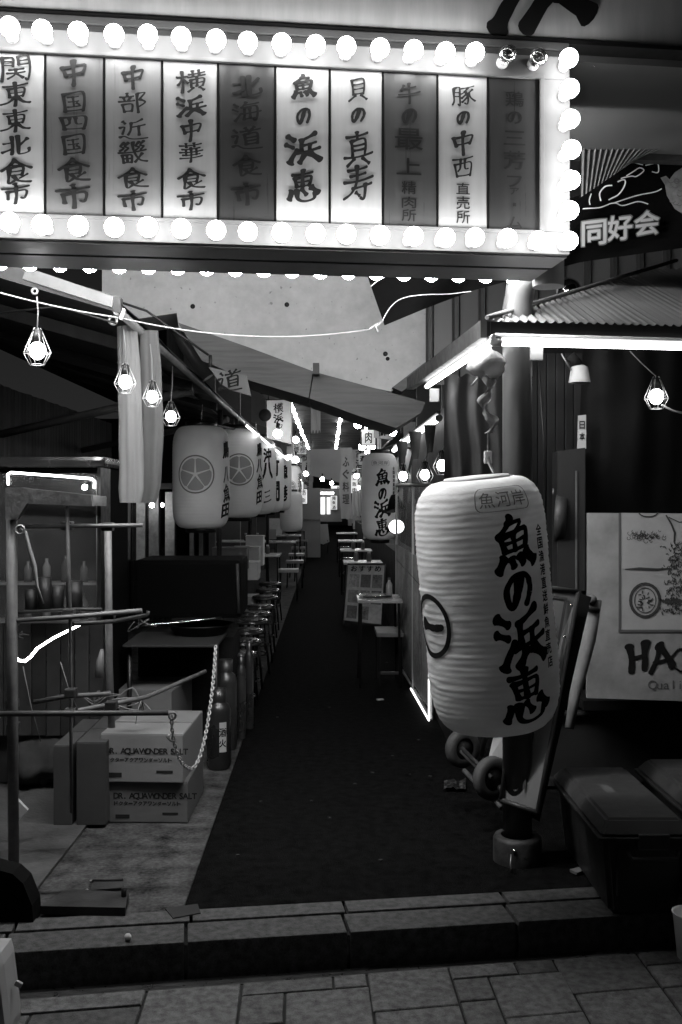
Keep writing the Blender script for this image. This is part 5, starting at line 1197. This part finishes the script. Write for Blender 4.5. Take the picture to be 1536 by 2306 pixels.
def sq_stool(label, x, y, tone):
    t = thing('square_stool', label, 'stool', (x, y, 0), 'square-topped stools along the left side')
    part('seat', MB().box((x, y, .44), (.30, .28, .05), None, .012), M('seat_%02d' % int(tone*100), tone, .4, na=.1, ns=9), t)
    for sx in (-1, 1):
        for sy in (-1, 1): part('leg', MB().tube([(x+sx*.12, y+sy*.11, .415), (x+sx*.13, y+sy*.12, 0)], .010, 6), black, t)
for (px, D, tone, lab) in ((650, 14.9, .45, 'nearest square stool with a pale seat'), (664, 17.0, .3, 'second square stool with a duller seat'), (668, 19.2, .35, 'third square stool along the left side'), (672, 21.8, .3, 'fourth square stool along the left side'), (680, 25.5, .28, 'farthest square stool along the left side')):
    sq_stool(lab, (px-CX)*D/F, D, tone)
# left tables
table('bright left-hand table nearest the row of black stools', -1.08, 14.6, .75, .7, .70, M('bright_top', .62, .22))
table('small high table with a shiny top under the lanterns', -1.50, 17.5, .9, .6, .78, M('bright_top', .62, .22), 'small stall tables')
for i, (y_, lab) in enumerate(((18.6, 'left-hand dark-topped table fourth from the entrance'), (22, 'left-hand dark-topped table fifth from the entrance'), (26, 'left-hand dark-topped table farthest from the entrance'))):
    table(lab, -1.0, y_, .8, .8, .72, M('table_mid', .3, .2, na=.1, ns=6), 'dark-topped tables along the left side')
part('bench_counter', MB().prism([(-1.35, 8.6, 0), (-.90, 8.6, 0), (-.93, 13.6, 0), (-1.5, 13.6, 0)], (0, 0, .62)), M('counter_grey', .03, .6, na=.3, ns=8), label='long low dark counter behind the black round stools', cat='counter')
def plainbox(name, label, c, d, m_, cat='box', rot=0.):
    t = thing(name, label, cat, (c[0], c[1], c[2]-d[2]/2)); part('box', MB().box(c, d, rot, .006), m_, t); part('lid', MB().box((c[0], c[1], c[2]+d[2]/2+.006), (d[0]*1.03, d[1]*1.03, .014), rot, .004), m_, t); return t
wb = M('foam_white', .7, .6, na=.08, ns=8)
plainbox('foam_box', 'white foam box lettered on its side at the end of the low counter', (-.88, 10.9, .62+.10), (.24, .34, .18), wb, 'box')
plainbox('foam_box', 'white foam box standing on the floor beside the low counter', (-.86, 11.0, .22), (.16, .36, .42), M('foam_dull', .42, .7, na=.1, ns=8), 'box')
for k, (px, py, D, w_, h_, tn, lab) in enumerate(((520, 1258, 10.5, .36, .22, .10, 'dark crate stacked at the back of the low counter'), (556, 1262, 11.5, .30, .30, .30, 'grey box stacked at the back of the low counter'), (575, 1240, 12.6, .22, .36, .42, 'pale upright box beside the lantern bottoms'), (545, 1262, 12.9, .12, .26, .2, 'slim grey canister among the boxes on the low counter'))):
    p = at(px, py, D); plainbox('crate', lab, (p.x, p.y, p.z), (w_, .3, h_), M('crate_%02d' % int(tn*100), min(.8, tn*1.8), .6, na=.15, ns=8), 'crate')
# glazed partition strips
gp = thing('glazed_partition', 'narrow-framed glass partition with pale strips behind the gathered cloths', 'partition', at(345, 1300, 9.2))
for (xa_, xb_, ya_, yb_, tn) in ((281, 292, 1130, 1260, .10), (307, 326, 1112, 1262, .30), (335, 357, 1105, 1262, .20), (372, 392, 1108, 1262, .40), (427, 436, 1180, 1262, .2), (448, 456, 1190, 1262, .12)):
    part('post', MB().ppx([(xa_, ya_), (xb_, ya_), (xb_, yb_), (xa_, yb_)], 9.2, .05), M('strip_%02d' % int(tn*100), tn, .5, na=.5, ns=20), gp)
part('glass', MB().ppx([(270, 1100), (470, 1100), (470, 1264), (270, 1264)], 9.27, .006), GL('dark_glass', .15, .4), gp)
part('top_rail', MB().ppx([(225, 1085), (470, 1090), (470, 1102), (225, 1100)], 9.2, .06), darksteel, gp)
part('price_strip', MB().ppx([(308, 1112), (318, 1112), (318, 1124), (308, 1124)], 9.19, .004), offwhite, gp); part('price_strip', MB().ppx([(376, 1112), (392, 1112), (392, 1128), (376, 1128)], 9.19, .004), offwhite, gp)
part('far_bulb', MB().ball(at(342, 1138, 9.0), .022, 12), farglow, label='tiny bright bulb below the darker gathered cloth', cat='bulb')
part('bulb_reflection_glow', MB().ball(at(191, 1097, 5.05), .014, 12), farglow, label='tiny glowing ball standing in for a bulb reflection at the top right of the display case', cat='lamp')  # glowing ball added in place of a bulb mirrored on the case
# ---------- foreground left
ft = thing('metal_ramp', 'folded dark metal plate with a bolt handle lying at the left kerb', 'ramp', gnd(190, 2060))
q = [gnd(90, 2062), gnd(282, 2066), gnd(290, 2030), gnd(150, 2022)]
part('plate', MB().prism([p + Vector((0, 0, .035)) for p in q], (0, 0, -.03)), M('plate_dark', .035, .6, .1, na=.5, ns=15, bump=.2), ft)
part('lip', MB().prism([gnd(212, 2010)+Vector((0, 0, .05)), gnd(280, 2006)+Vector((0, 0, .05)), gnd(280, 2020)+Vector((0, 0, .036)), gnd(205, 2026)+Vector((0, 0, .036))], (0, 0, -.012)), M('plate_dark', .07, .45, .5), ft)
part('handle', MB().tube([gnd(206, 1992)+Vector((0, 0, .01)), gnd(212, 2012)+Vector((0, 0, .05)), gnd(278, 2010)+Vector((0, 0, .05))], .006, 6), darksteel, ft)
part('bolt', MB().tube([gnd(279, 2040)+Vector((0, 0, .01)), gnd(279, 2040)+Vector((0, 0, .065))], .010, 8), black, ft)
for (x, y) in ((205, 1990), (241, 1994), (196, 2010)): part('bolt', MB().ball(gnd(x, y)+Vector((0, 0, .008)), .007, 8), steel, ft)
part('small_shell', MB().ball(gnd(288, 2118, -.0)+Vector((0, 0, .012)), .013, 8), M('glint', .55, .15), label='small pale scrap glinting on the kerb left of the alley', cat='litter')
part('base_block', MB().prism([at(-60, 2112, 3.52), at(70, 2112, 3.52), at(76, 2092, 3.52), at(72, 2040, 3.52), at(52, 1990, 3.52), at(28, 1968, 3.52), at(-60, 1945, 3.52)], (0, .10, 0)), M('foot_dark', .005, .85, na=.3, ns=10, spec=.05), label='dark sloping base block at the foot of the pipe rack', cat='base')
wbk = thing('white_case', 'corner of a white plastic case at the lower left border', 'case', at(0, 2200, 3.05))
part('shell', MB().box(at(-62, 2235, 3.0), (.24, .16, .26), Matrix.Rotation(-.12, 3, 'Y'), .04), M('case_white', .35, .5, na=.05, ns=6), wbk)
part('tab', MB().box(at(42, 2216, 3.0), (.022, .01, .016), Matrix.Rotation(.5, 3, 'Y'), .003), M('case_white', .55, .5), wbk)
part('floor_patch', MB().prism([gnd(372, 2050), gnd(445, 2040), gnd(452, 2060), gnd(390, 2072)], (0, 0, .008)), M('patch', .03, .8, na=.3, ns=30), label='dark square offcut lying where the two floors meet the kerb', cat='offcut')
pd = thing('puddle', 'wet puddle in the gutter reflecting a light', 'puddle', (.4, 3.45, PZ)); pd['kind'] = 'structure'; del pd['category']
mb = MB(); mb.add([Vector((.55 + .42*math.cos(a*.35), 3.475+.08 + .028*math.sin(a*.35) + .05*.42*math.cos(a*.35)*2.8 - .04, PZ-.0045)) for a in range(18)], [tuple(range(18))]); part('water', mb, M('water_dark', .01, .02), pd)

# ================================================================== FURTHER DOWN THE ALLEY
cl_ = thing('alley_ceiling', 'dark joisted ceiling over the far part of the alley', 'ceiling', (0, 20, 4))
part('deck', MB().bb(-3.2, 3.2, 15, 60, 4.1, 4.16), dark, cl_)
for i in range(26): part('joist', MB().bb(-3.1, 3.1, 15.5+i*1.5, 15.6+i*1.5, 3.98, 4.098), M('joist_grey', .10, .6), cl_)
def string(label, x, y0, y1, z, n):
    t = thing('string_lights', label, 'string lights', (x, y0, z)); part('cable', MB().tube([(x, y0, z+.07), (x, y1, z+.07)], .008, 5), black, t)
    me = MB().ball((0, 0, 0), .05, 8, .8).mesh('bulb'); me.materials.append(fargm)
    for i in range(n): o = bpy.data.objects.new('bulb', me); col.objects.link(o); o.parent = t; o.location = ((random.uniform(-.02, .02)), (y1-y0)*i/(n-1), random.uniform(-.015, .015))
string('left row of bulbs strung along the dark ceiling', -.98, 22.5, 50, 3.97, 36)
string('right row of bulbs strung along the dark ceiling', .36, 28.5, 50, 3.97, 26)
# far side walls of the alley
for s, lab in ((-1, 'left'), (1, 'right')):
    t = thing('dark_shops', 'row of dark shop fronts down the %s side of the far alley' % lab, 'shop front', (s*1.8, 25, 0))
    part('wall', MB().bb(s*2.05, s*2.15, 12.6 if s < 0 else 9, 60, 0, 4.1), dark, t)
    for i in range(11): part('pillar', MB().bb(s*1.6, s*2.04, 14+i*4, 14.15+i*4, 0, 3.9), M('pillar_grey', .10, .6, na=.2, ns=5), t)
    for i in range(8): part('awning', MB().prism([Vector((s*1.0, 15.2+i*4, 2.45)), Vector((s*2.0, 15.2+i*4, 2.85)), Vector((s*2.0, 18.6+i*4, 2.85)), Vector((s*1.0, 18.6+i*4, 2.45))], (0, 0, .03)), M('awning_%d' % (i % 2), (.05, .16)[i % 2], .7, na=.3, ns=5), t)
part('end_wall', MB().bb(-5, 5, 58, 58.2, 0, 5), M('end_grey', .06, .7), label='dim wall closing the far end of the alley', cat='wall')
eb = thing('blank_billboard', 'broad blank pale panel hanging across the far alley', 'panel', at(735, 1050, 34))
part('panel', MB().ppx([(682, 1012), (794, 1010), (794, 1092), (762, 1086), (682, 1066)], 34, .05), M('panel_pale', .38, .6, na=.1, ns=2), eb)
part('rope', MB().tube([at(700, 1010, 34), at(700, 960, 34)], .012, 5), darksteel, eb)
g = [[at(766 + 26*i/6 + 2*math.sin(j*.8), 1008 + 16*j, 20 + .04*math.sin(i+j*.6)) for j in range(11)] for i in range(7)]
nb = part('tall_banner', MB().sheet(g), M('banner_pale', .42, .75, na=.15, ns=6, trans=.3), label='tall pale cloth banner hanging in the middle of the alley', cat='banner')
mb = MB()
for k, chh in enumerate('ふぐ料理'): put(mb, chh, 779, -(1040 + k*28), 15, 22, lambda u, v, h: at(u, -v, 19.93), brush=False, off=.03)
q = part('lettering', mb, M('print_grey', .09, .6)); q.location = q.location - ROOT['tall_banner']; q.parent = nb
# hanging signs left
def hsign(name, label, poly, D, txt, spots_, tone=.6, th=.12, grp=None, glow=None):
    t = thing(name, label, 'sign', at(poly[0][0], poly[0][1], D), grp)
    part('board', MB().ppx(poly, D, th), glow or M('sign_%02d' % int(tone*100), tone, .6, na=.12, ns=9), t)
    mb = MB()
    for chh, (x, y, w_, h_) in zip(txt, spots_): put(mb, chh, x, -y, w_, h_, lambda u, v, h: at(u, -v, D-.004-h), off=.045, seed=2.)
    if mb.v: part('lettering', mb, ink, t)
    part('bracket', MB().tube([at(poly[0][0]+4, poly[0][1]+2, D+.06), at(poly[0][0]+4, poly[0][1]-26, D+.06)], .012, 6), darksteel, t)
    return t
hsign('hanging_sign', 'pale sign with thick brush strokes partly hidden under the concrete beam', [(470, 826), (555, 846), (566, 892), (520, 878), (495, 862)], 6.2, '道', [(518, 856, 50, 46)], .13, .03)
hsign('box_sign', 'white box sign with three brush characters above the left lanterns', [(601, 902), (655, 900), (655, 1000), (601, 986)], 13.5, '横浜中', [(627, 918, 20, 20), (627, 941, 20, 19), (629, 962, 16, 17)], .6, .5)
hsign('side_panel_sign', 'blank grey side panel next to the white box sign', [(566, 862), (598, 900), (600, 962), (566, 950)], 12.5, '', [], .18, .05)
hsign('small_sign', 'small white sign with four characters past the box sign', [(660, 993), (689, 993), (689, 1022), (660, 1022)], 19, '中部近畿', [(682, 1001, 12, 13), (682, 1014, 12, 13), (668, 1001, 12, 13), (668, 1014, 12, 13)], .62, .3)
hsign('small_sign', 'dull square sign just left of the small four-character sign', [(646, 1005), (658, 1004), (658, 1024), (646, 1024)], 18, '', [], .22, .2)
hsign('shop_sign', 'pale shop sign glowing behind the hanging right lantern', [(842, 952), (872, 950), (888, 975), (884, 990), (842, 985)], 14, '海鮮', [(858, 962, 20, 14), (862, 976, 20, 14)], .4, .1)
hsign('shop_sign', 'small upright sign under the bulbs on the right', [(808, 1022), (824, 1020), (824, 1045), (808, 1046)], 16, '酒', [(816, 1033, 11, 14)], .6, .1)
part('paper_fan', MB().lathe(at(597, 935, 11.8), [(.001, 0), (.075, 0), (.075, .006), (.001, .008)], 16, (0, -1, 0)), M('fan_dark', .10, .6, na=.3, ns=20), label='round dark fan fixed beside the white box sign', cat='fan')
hangsheet('hanging_strip', 'narrow pale strip hanging below the concrete beam', 700, 722, 902, 972, 14, M('strip_pale', .3, .7), .02, 6, 'strip')
# bare bulbs
fb = [(625, 977, 13.0, .056, 'bare round bulb in front of the box sign'), (666, 990, 17, .055, 'bare round bulb over the small four-character sign'), (666, 1035, 18, .055, 'bare round bulb under the small four-character sign'), (689, 1067, 22, .055, 'bare round bulb at the left of the blank pale panel'), (726, 1079, 26, .055, 'bare round bulb under the middle of the blank pale panel'), (747, 1088, 29, .055, 'bare round bulb under the right of the blank pale panel'), (806, 956, 15, .06, 'bare round bulb high on the right of the alley'), (883, 971, 13, .06, 'bare round bulb beside the pale shop sign'), (815, 1006, 18, .06, 'bare round bulb above the small upright sign'), (833, 950, 16, .045, 'faint bare bulb second from the left high on the right'), (648, 1034, 20, .05, 'bare round bulb at the far end of the left eave'), (803, 1072, 21, .05, 'bare round bulb left of the hanging right lantern'), (806, 1098, 24, .05, 'bare round bulb lower left of the hanging right lantern')]
for (x, y, D, r_, lab) in fb:
    t = thing('bare_bulb', lab, 'bulb', at(x, y, D), 'bare bulbs down the alley'); part('globe', MB().ball(at(x, y, D), r_, 12), farglow, t); part('lamp_holder', MB().tube([at(x, y, D)+Vector((0, 0, r_*.9)), at(x, y, D)+Vector((0, 0, r_+.09))], .018, 8), black, t)
# lit far shop
fs_ = thing('lit_shop', 'brightly lit shop front at the far end of the left side', 'shop', at(728, 1180, 30))
part('light_box', MB().ppx([(718, 1108), (752, 1108), (752, 1113), (718, 1113)], 29.5, .05), E('far_tube', 6), fs_)
for (xa_, xb_, tn) in ((703, 716, .9), (722, 732, 1.6), (736, 744, 1.2)): part('window', MB().ppx([(xa_, 1120), (xb_, 1120), (xb_, 1158), (xa_, 1158)], 30, .05), E('win_%d' % int(tn*10), tn), fs_)
part('frame', MB().ppx([(696, 1100), (770, 1100), (770, 1175), (696, 1175)], 30.1, .1), M('shop_mid', .2, .6), fs_)
ls2 = thing('lit_shop', 'narrow glowing doorway on the far right past the tall banner', 'shop', at(767, 1160, 32)); part('window', MB().ppx([(762, 1118), (774, 1118), (774, 1162), (762, 1162)], 32, .05), E('win_9', .9), ls2)
hangsheet('white_noren', 'bright white cloth hanging to the left of the right lantern', 793, 815, 1105, 1165, 17, M('noren_white', .6, .8, trans=.4), .05, 14, 'cloth')
ab = thing('white_signboard', 'white sheeted board standing in the alley past the left stools', 'board', gnd(722, 1230)); D = Dg(1232)
part('board', MB().ppx([(700, 1182), (738, 1180), (742, 1220), (728, 1226), (704, 1218)], 28, .05), offwhite, ab)
for x in (706, 738): part('leg', MB().tube([at(x, 1216, 28), Vector((at(x, 1216, 28).x, 28.1, 0))], .015, 6), darksteel, ab)
plainbox('upright_cooler', 'grey upright cabinet right of the white signboard', at(700, 1135, 26), (.5, .5, .8), M('cab_grey', .28, .5, na=.1, ns=4), 'cabinet')
part('upright_stand', MB().bb(at(700, 1135, 26).x-.25, at(700, 1135, 26).x+.25, 25.8, 26.3, 0, at(700, 1135, 26).z-.41), M('cab_grey', .28, .5), label='plinth under the grey upright cabinet', cat='plinth')
# curtain folds along right eave and hanging clutter
for i, (x, y, D, w_, lab) in enumerate(((905, 1022, 9.8, 26, 'dim gathered cloth tied under the right eave left of the others'), (935, 1000, 9.0, 30, 'dim gathered cloth tied under the right eave in the middle'), (968, 985, 8.2, 28, 'dim gathered cloth tied under the right eave at the right'))):
    g = []
    for a in range(13):
        r = []
        for j in range(8): s = j/7; r.append(at(x + w_*(.5-.28*s)*math.cos(a*math.pi/6), y - 28 + 62*s, D) + Vector((0, .04*math.sin(a*math.pi/6)*(1+.3*math.sin(5*a)), 0)))
        g.append(r)
    part('tied_cloth', MB().sheet(g), M('dim_cloth', .10, .8, na=.4, ns=9), label=lab, cat='cloth')

ORD = ['nearest', 'second', 'third', 'fourth', 'fifth', 'sixth', 'seventh', 'eighth', 'ninth', 'tenth', 'farthest']
# small pinned papers, jars and notices along the shop fronts
pm_ = M('menu_sheet', .6, .7, na=.15, ns=30)
def papers(label, grp, xs, D0_, D1_, z0_, z1_, n, side):
    for k in range(n):
        D = random.uniform(D0_, D1_); x = xs + .05*random.uniform(-1, 1); z = random.uniform(z0_, z1_); w_ = random.uniform(.12, .3); h_ = random.uniform(.16, .42)
        mb = MB().box((x, D, z), (w_, .006, h_), random.uniform(-.5, .5)); part('menu_sheet', mb, pm_, label=label, cat='paper', group=grp)
papers('small pale menu paper hung along the left shop fronts', 'menu papers on the left', -1.25, 16, 44, 1.3, 2.3, 26, -1)
papers('small pale menu paper hung along the right shop fronts', 'menu papers on the right', 1.2, 12, 44, 1.2, 2.5, 26, 1)
papers('pale low notice or carton front among the far tables', 'low notices among the tables', -1.15, 20, 40, .5, 1.1, 10, -1)
papers('pale low notice beside the right-hand far tables', 'low notices on the right', .85, 12, 40, .6, 1.1, 12, -1)
for k in range(9):
    D = 13 + k*2.6; t = thing('small_lantern', 'small round white lantern under the right-hand far eaves, %s of its row' % ORD[k], 'lantern', (1.02, D, 2.0), 'small lanterns on the far right')
    part('shade', MB().lathe((1.02, D, 2.0), [(.05, -.16), (.11, -.10), (.125, 0), (.11, .10), (.05, .16)], 12), paperm, t); part('cap', MB().lathe((1.02, D, 2.16), [(.001, .02), (.055, .02), (.055, 0)], 10), black, t)
for k in range(7):
    D = 19.5 + k*3.4; t = thing('small_lantern', 'small round white lantern under the left-hand far eaves, %s of its row' % ORD[k], 'lantern', (-.98, D, 1.95), 'small lanterns on the far left')
    part('shade', MB().lathe((-.98, D, 1.95), [(.05, -.16), (.11, -.10), (.125, 0), (.11, .10), (.05, .16)], 12), paperm, t); part('cap', MB().lathe((-.98, D, 2.11), [(.001, .02), (.055, .02), (.055, 0)], 10), black, t)
for k, (x, D) in enumerate(((-1.0, 14.5), (-.9, 14.7), (-1.2, 14.6), (.36, 13.0), (.52, 12.8), (.40, 16.1), (.55, 15.9), (-1.45, 17.4), (-1.25, 17.5))):
    z = .70 if D < 17 else .78
    t = thing('condiment_jar', 'small dark condiment jar on a table top in the alley', 'jar', (x, D, z), 'jars on the tables'); part('jar', MB().lathe((x, D, z), [(.001, .001), (.03, .001), (.032, .09), (.02, .11), (.001, .112)], 10), M('jar_grey', .08, .3), t); part('lid', MB().lathe((x, D, z+.112), [(.021, 0), (.021, .02), (.001, .022)], 10), offwhite, t)

# signs, cloths and bulbs crowding the far alley
for k in range(22):
    s = -1 if k % 2 else 1; D = 19 + k*1.25 + random.uniform(-.5, .5); cx = s*random.uniform(.70, 1.0) - (.05 if s < 0 else -.02); z = random.uniform(1.95, 2.75); w_ = random.uniform(.28, .5); h_ = random.uniform(.25, .7)
    t = thing('far_sign', '%s small hanging sign, %s back along the %s eaves of the far alley' % (('white', 'grey', 'dark', 'bright white')[k % 4], ORD[k//2], 'left' if s < 0 else 'right'), 'sign', (cx, D, z), 'small hanging signs on the far %s' % ('left' if s < 0 else 'right'))
    part('board', MB().box((cx, D, z), (w_, .08, h_), None, .006), M('far_sign_%d' % (k % 4), (.6, .3, .12, .7)[k % 4], .6, na=.2, ns=9), t)
    mb = MB(); n_ = max(1, int(h_/.2))
    for i in range(n_): put(mb, '酒魚肉飯市'[(k+i) % 5], 0, 0, .9, .9, lambda u, v, h, i=i: Vector((cx + u*min(w_, .22), D-.043-h*.1, z + h_*.5 - (i+.5)*h_/n_ + v*h_/n_)), brush=False, off=.02)
    part('lettering', mb, ink, t); part('hanger', MB().tube([(cx, D, z+h_/2), (cx, D, z+h_/2+.25)], .008, 5), darksteel, t)
me_ = MB().ball((0, 0, 0), .04, 8).mesh('globe'); me_.materials.append(farglow)
for k in range(26):
    s = -1 if k % 2 else 1; D = 17 + k*1.15; o = bpy.data.objects.new('eave_bulb', me_); col.objects.link(o)
    o.location = (s*random.uniform(.72, 1.0), D, random.uniform(2.15, 2.6)); o['label'] = 'tiny round bulb under the far %s eave' % ('left' if s < 0 else 'right'); o['category'] = 'bulb'; o['group'] = 'tiny bulbs under the far %s eave' % ('left' if s < 0 else 'right')
# tangle of cord, clamps and hooks on the pipe rack
def tangle(label, c, r, n, seed, th=.003, mat=None):
    rnd = random.Random(seed); P = []
    for i in range(n):
        P.append(c + Vector((rnd.gauss(0, r), rnd.gauss(0, r*.4), rnd.gauss(0, r*.55))))
    Q = []
    for i in range(n-1):
        p0, p1_, p2_, p3_ = P[max(i-1, 0)], P[i], P[i+1], P[min(i+2, n-1)]
        for j in range(6):
            t = j/6; Q.append(.5*((2*p1_)+(p2_-p0)*t+(2*p0-5*p1_+4*p2_-p3_)*t*t+(3*p1_-p0-3*p2_+p3_)*t**3))
    part('tangled_cord', MB().tube(Q, th, 5), mat or M('cord_tangle', .10, .6), label=label, cat='cord')
tangle('tangled cord draped at the middle of the pipe rack', at(225, 1565, 4.35), .045, 16, 3)
tangle('tangled cord hanging at the right end of the rack tubes', at(320, 1405, 4.55), .028, 12, 5, .0025)
tangle('coiled cable by the rear rack upright', at(290, 1590, 4.6), .05, 14, 8, .0035, M('cord_grey', .18, .6))
tangle('knot of wire on the left rack upright', at(45, 1430, 4.05), .022, 12, 11, .0025)
for i, (a, b, D, lab) in enumerate((((136, 1490), (176, 1600), 4.4, 'thin pale string hanging inside the rack'), ((52, 1500), (92, 1670), 4.2, 'thin pale string slanting down behind the rack upright'), ((318, 1578), (306, 1630), 4.4, 'short pale string above the printed cartons'))):
    part('string', MB().tube([at(*a, D), at((a[0]+b[0])/2-3, (a[1]+b[1])/2, D), at(*b, D)], .002, 5), M('string_pale', .2, .7), label=lab, cat='string')
for i, (x, y, D, r_, h_, tn) in enumerate(((100, 1330, 5.0, .035, .16, .02), (130, 1340, 5.05, .03, .12, .05), (168, 1335, 5.0, .04, .14, .015), (70, 1345, 5.02, .03, .10, .03))):
    p = at(x, 1372, D); part('pot', MB().lathe(p, [(.001, 0), (r_, 0), (r_*1.05, h_), (r_*.95, h_), (r_*.9, .01)], 14), M('pot_%02d' % int(tn*100), tn*.4, .5), label='%s dim pot on the lower ledge of the display case' % ('second', 'third', 'rightmost', 'leftmost')[i], cat='pot')
# cables and pipes above the entrance, over the concrete and under the left roof
for a, b, c_, D, th, lab in (((150, 640), (330, 700), (470, 800), 5.2, .007, 'black cable clipped along the top of the left roof edge'), ((0, 705), (130, 690), (262, 728), 4.35, .005, 'thin cable under the front rafter of the left roof'), ((1212, 800), (1225, 1000), (1232, 1300), 4.9, .006, 'thin cable running down beside the post')):
    part('cable', MB().tube([at(*a, D), at(*b, D), at(*c_, D)], th, 6), black, label=lab, cat='cable')

# bits trodden into the alley floor, and drain slots
rnd = random.Random(4)
for k in range(16):
    y = 3.9 + rnd.random()**1.5*9; x = -.45 + rnd.random()*1.1
    part('litter_scrap', MB().box((x, y, .004), (rnd.uniform(.008, .022), rnd.uniform(.006, .016), .003), rnd.uniform(0, 3)), M('scrap_grey', .035, .7), label='tiny grey scrap trodden on the dark alley floor', cat='litter', group='scraps on the alley floor')

for k, (x, y, D, w_, h_, g_) in enumerate(((684, 1118, 24, .16, .34, 1.1), (694, 1140, 27, .22, .30, .7), (706, 1112, 31, .30, .14, 1.4), (752, 1132, 30, .20, .42, .5), (782, 1122, 33, .25, .5, .9), (798, 1090, 22, .14, .4, .8), (806, 1128, 19, .12, .3, .6), (830, 985, 15, .2, .22, .7), (868, 968, 15, .3, .2, .9), (676, 1095, 22, .14, .2, .8), (715, 1145, 33, .5, .2, .45), (762, 1098, 34, .5, .12, 1.2))):
    c = at(x, y, D); t = thing('lit_menu_box', 'small glowing menu box, %s of those down the alley' % (ORD + ['very last'])[k], 'light box', (c.x, D, c.z-h_/2), 'small lit menu boxes far down the alley')
    part('case', MB().box(c + Vector((0, .05, 0)), (w_+.03, .08, h_+.03), None, .005), darksteel, t); part('lit_face', MB().box(c, (w_, .012, h_)), E('menu_lit_%d' % int(g_*100), g_), t)
    mb = MB(); n_ = max(1, int(h_/.12))
    for i in range(n_): put(mb, '酒飯肉麺魚'[(k+i) % 5], 0, 0, .9, .8, lambda u, v, h, i=i: Vector((c.x + u*min(w_*.8, .12), D-.009, c.z + h_*.5 - (i+.5)*h_/n_ + v*h_/n_)), brush=False, off=.02)
    part('lettering', mb, ink, t)
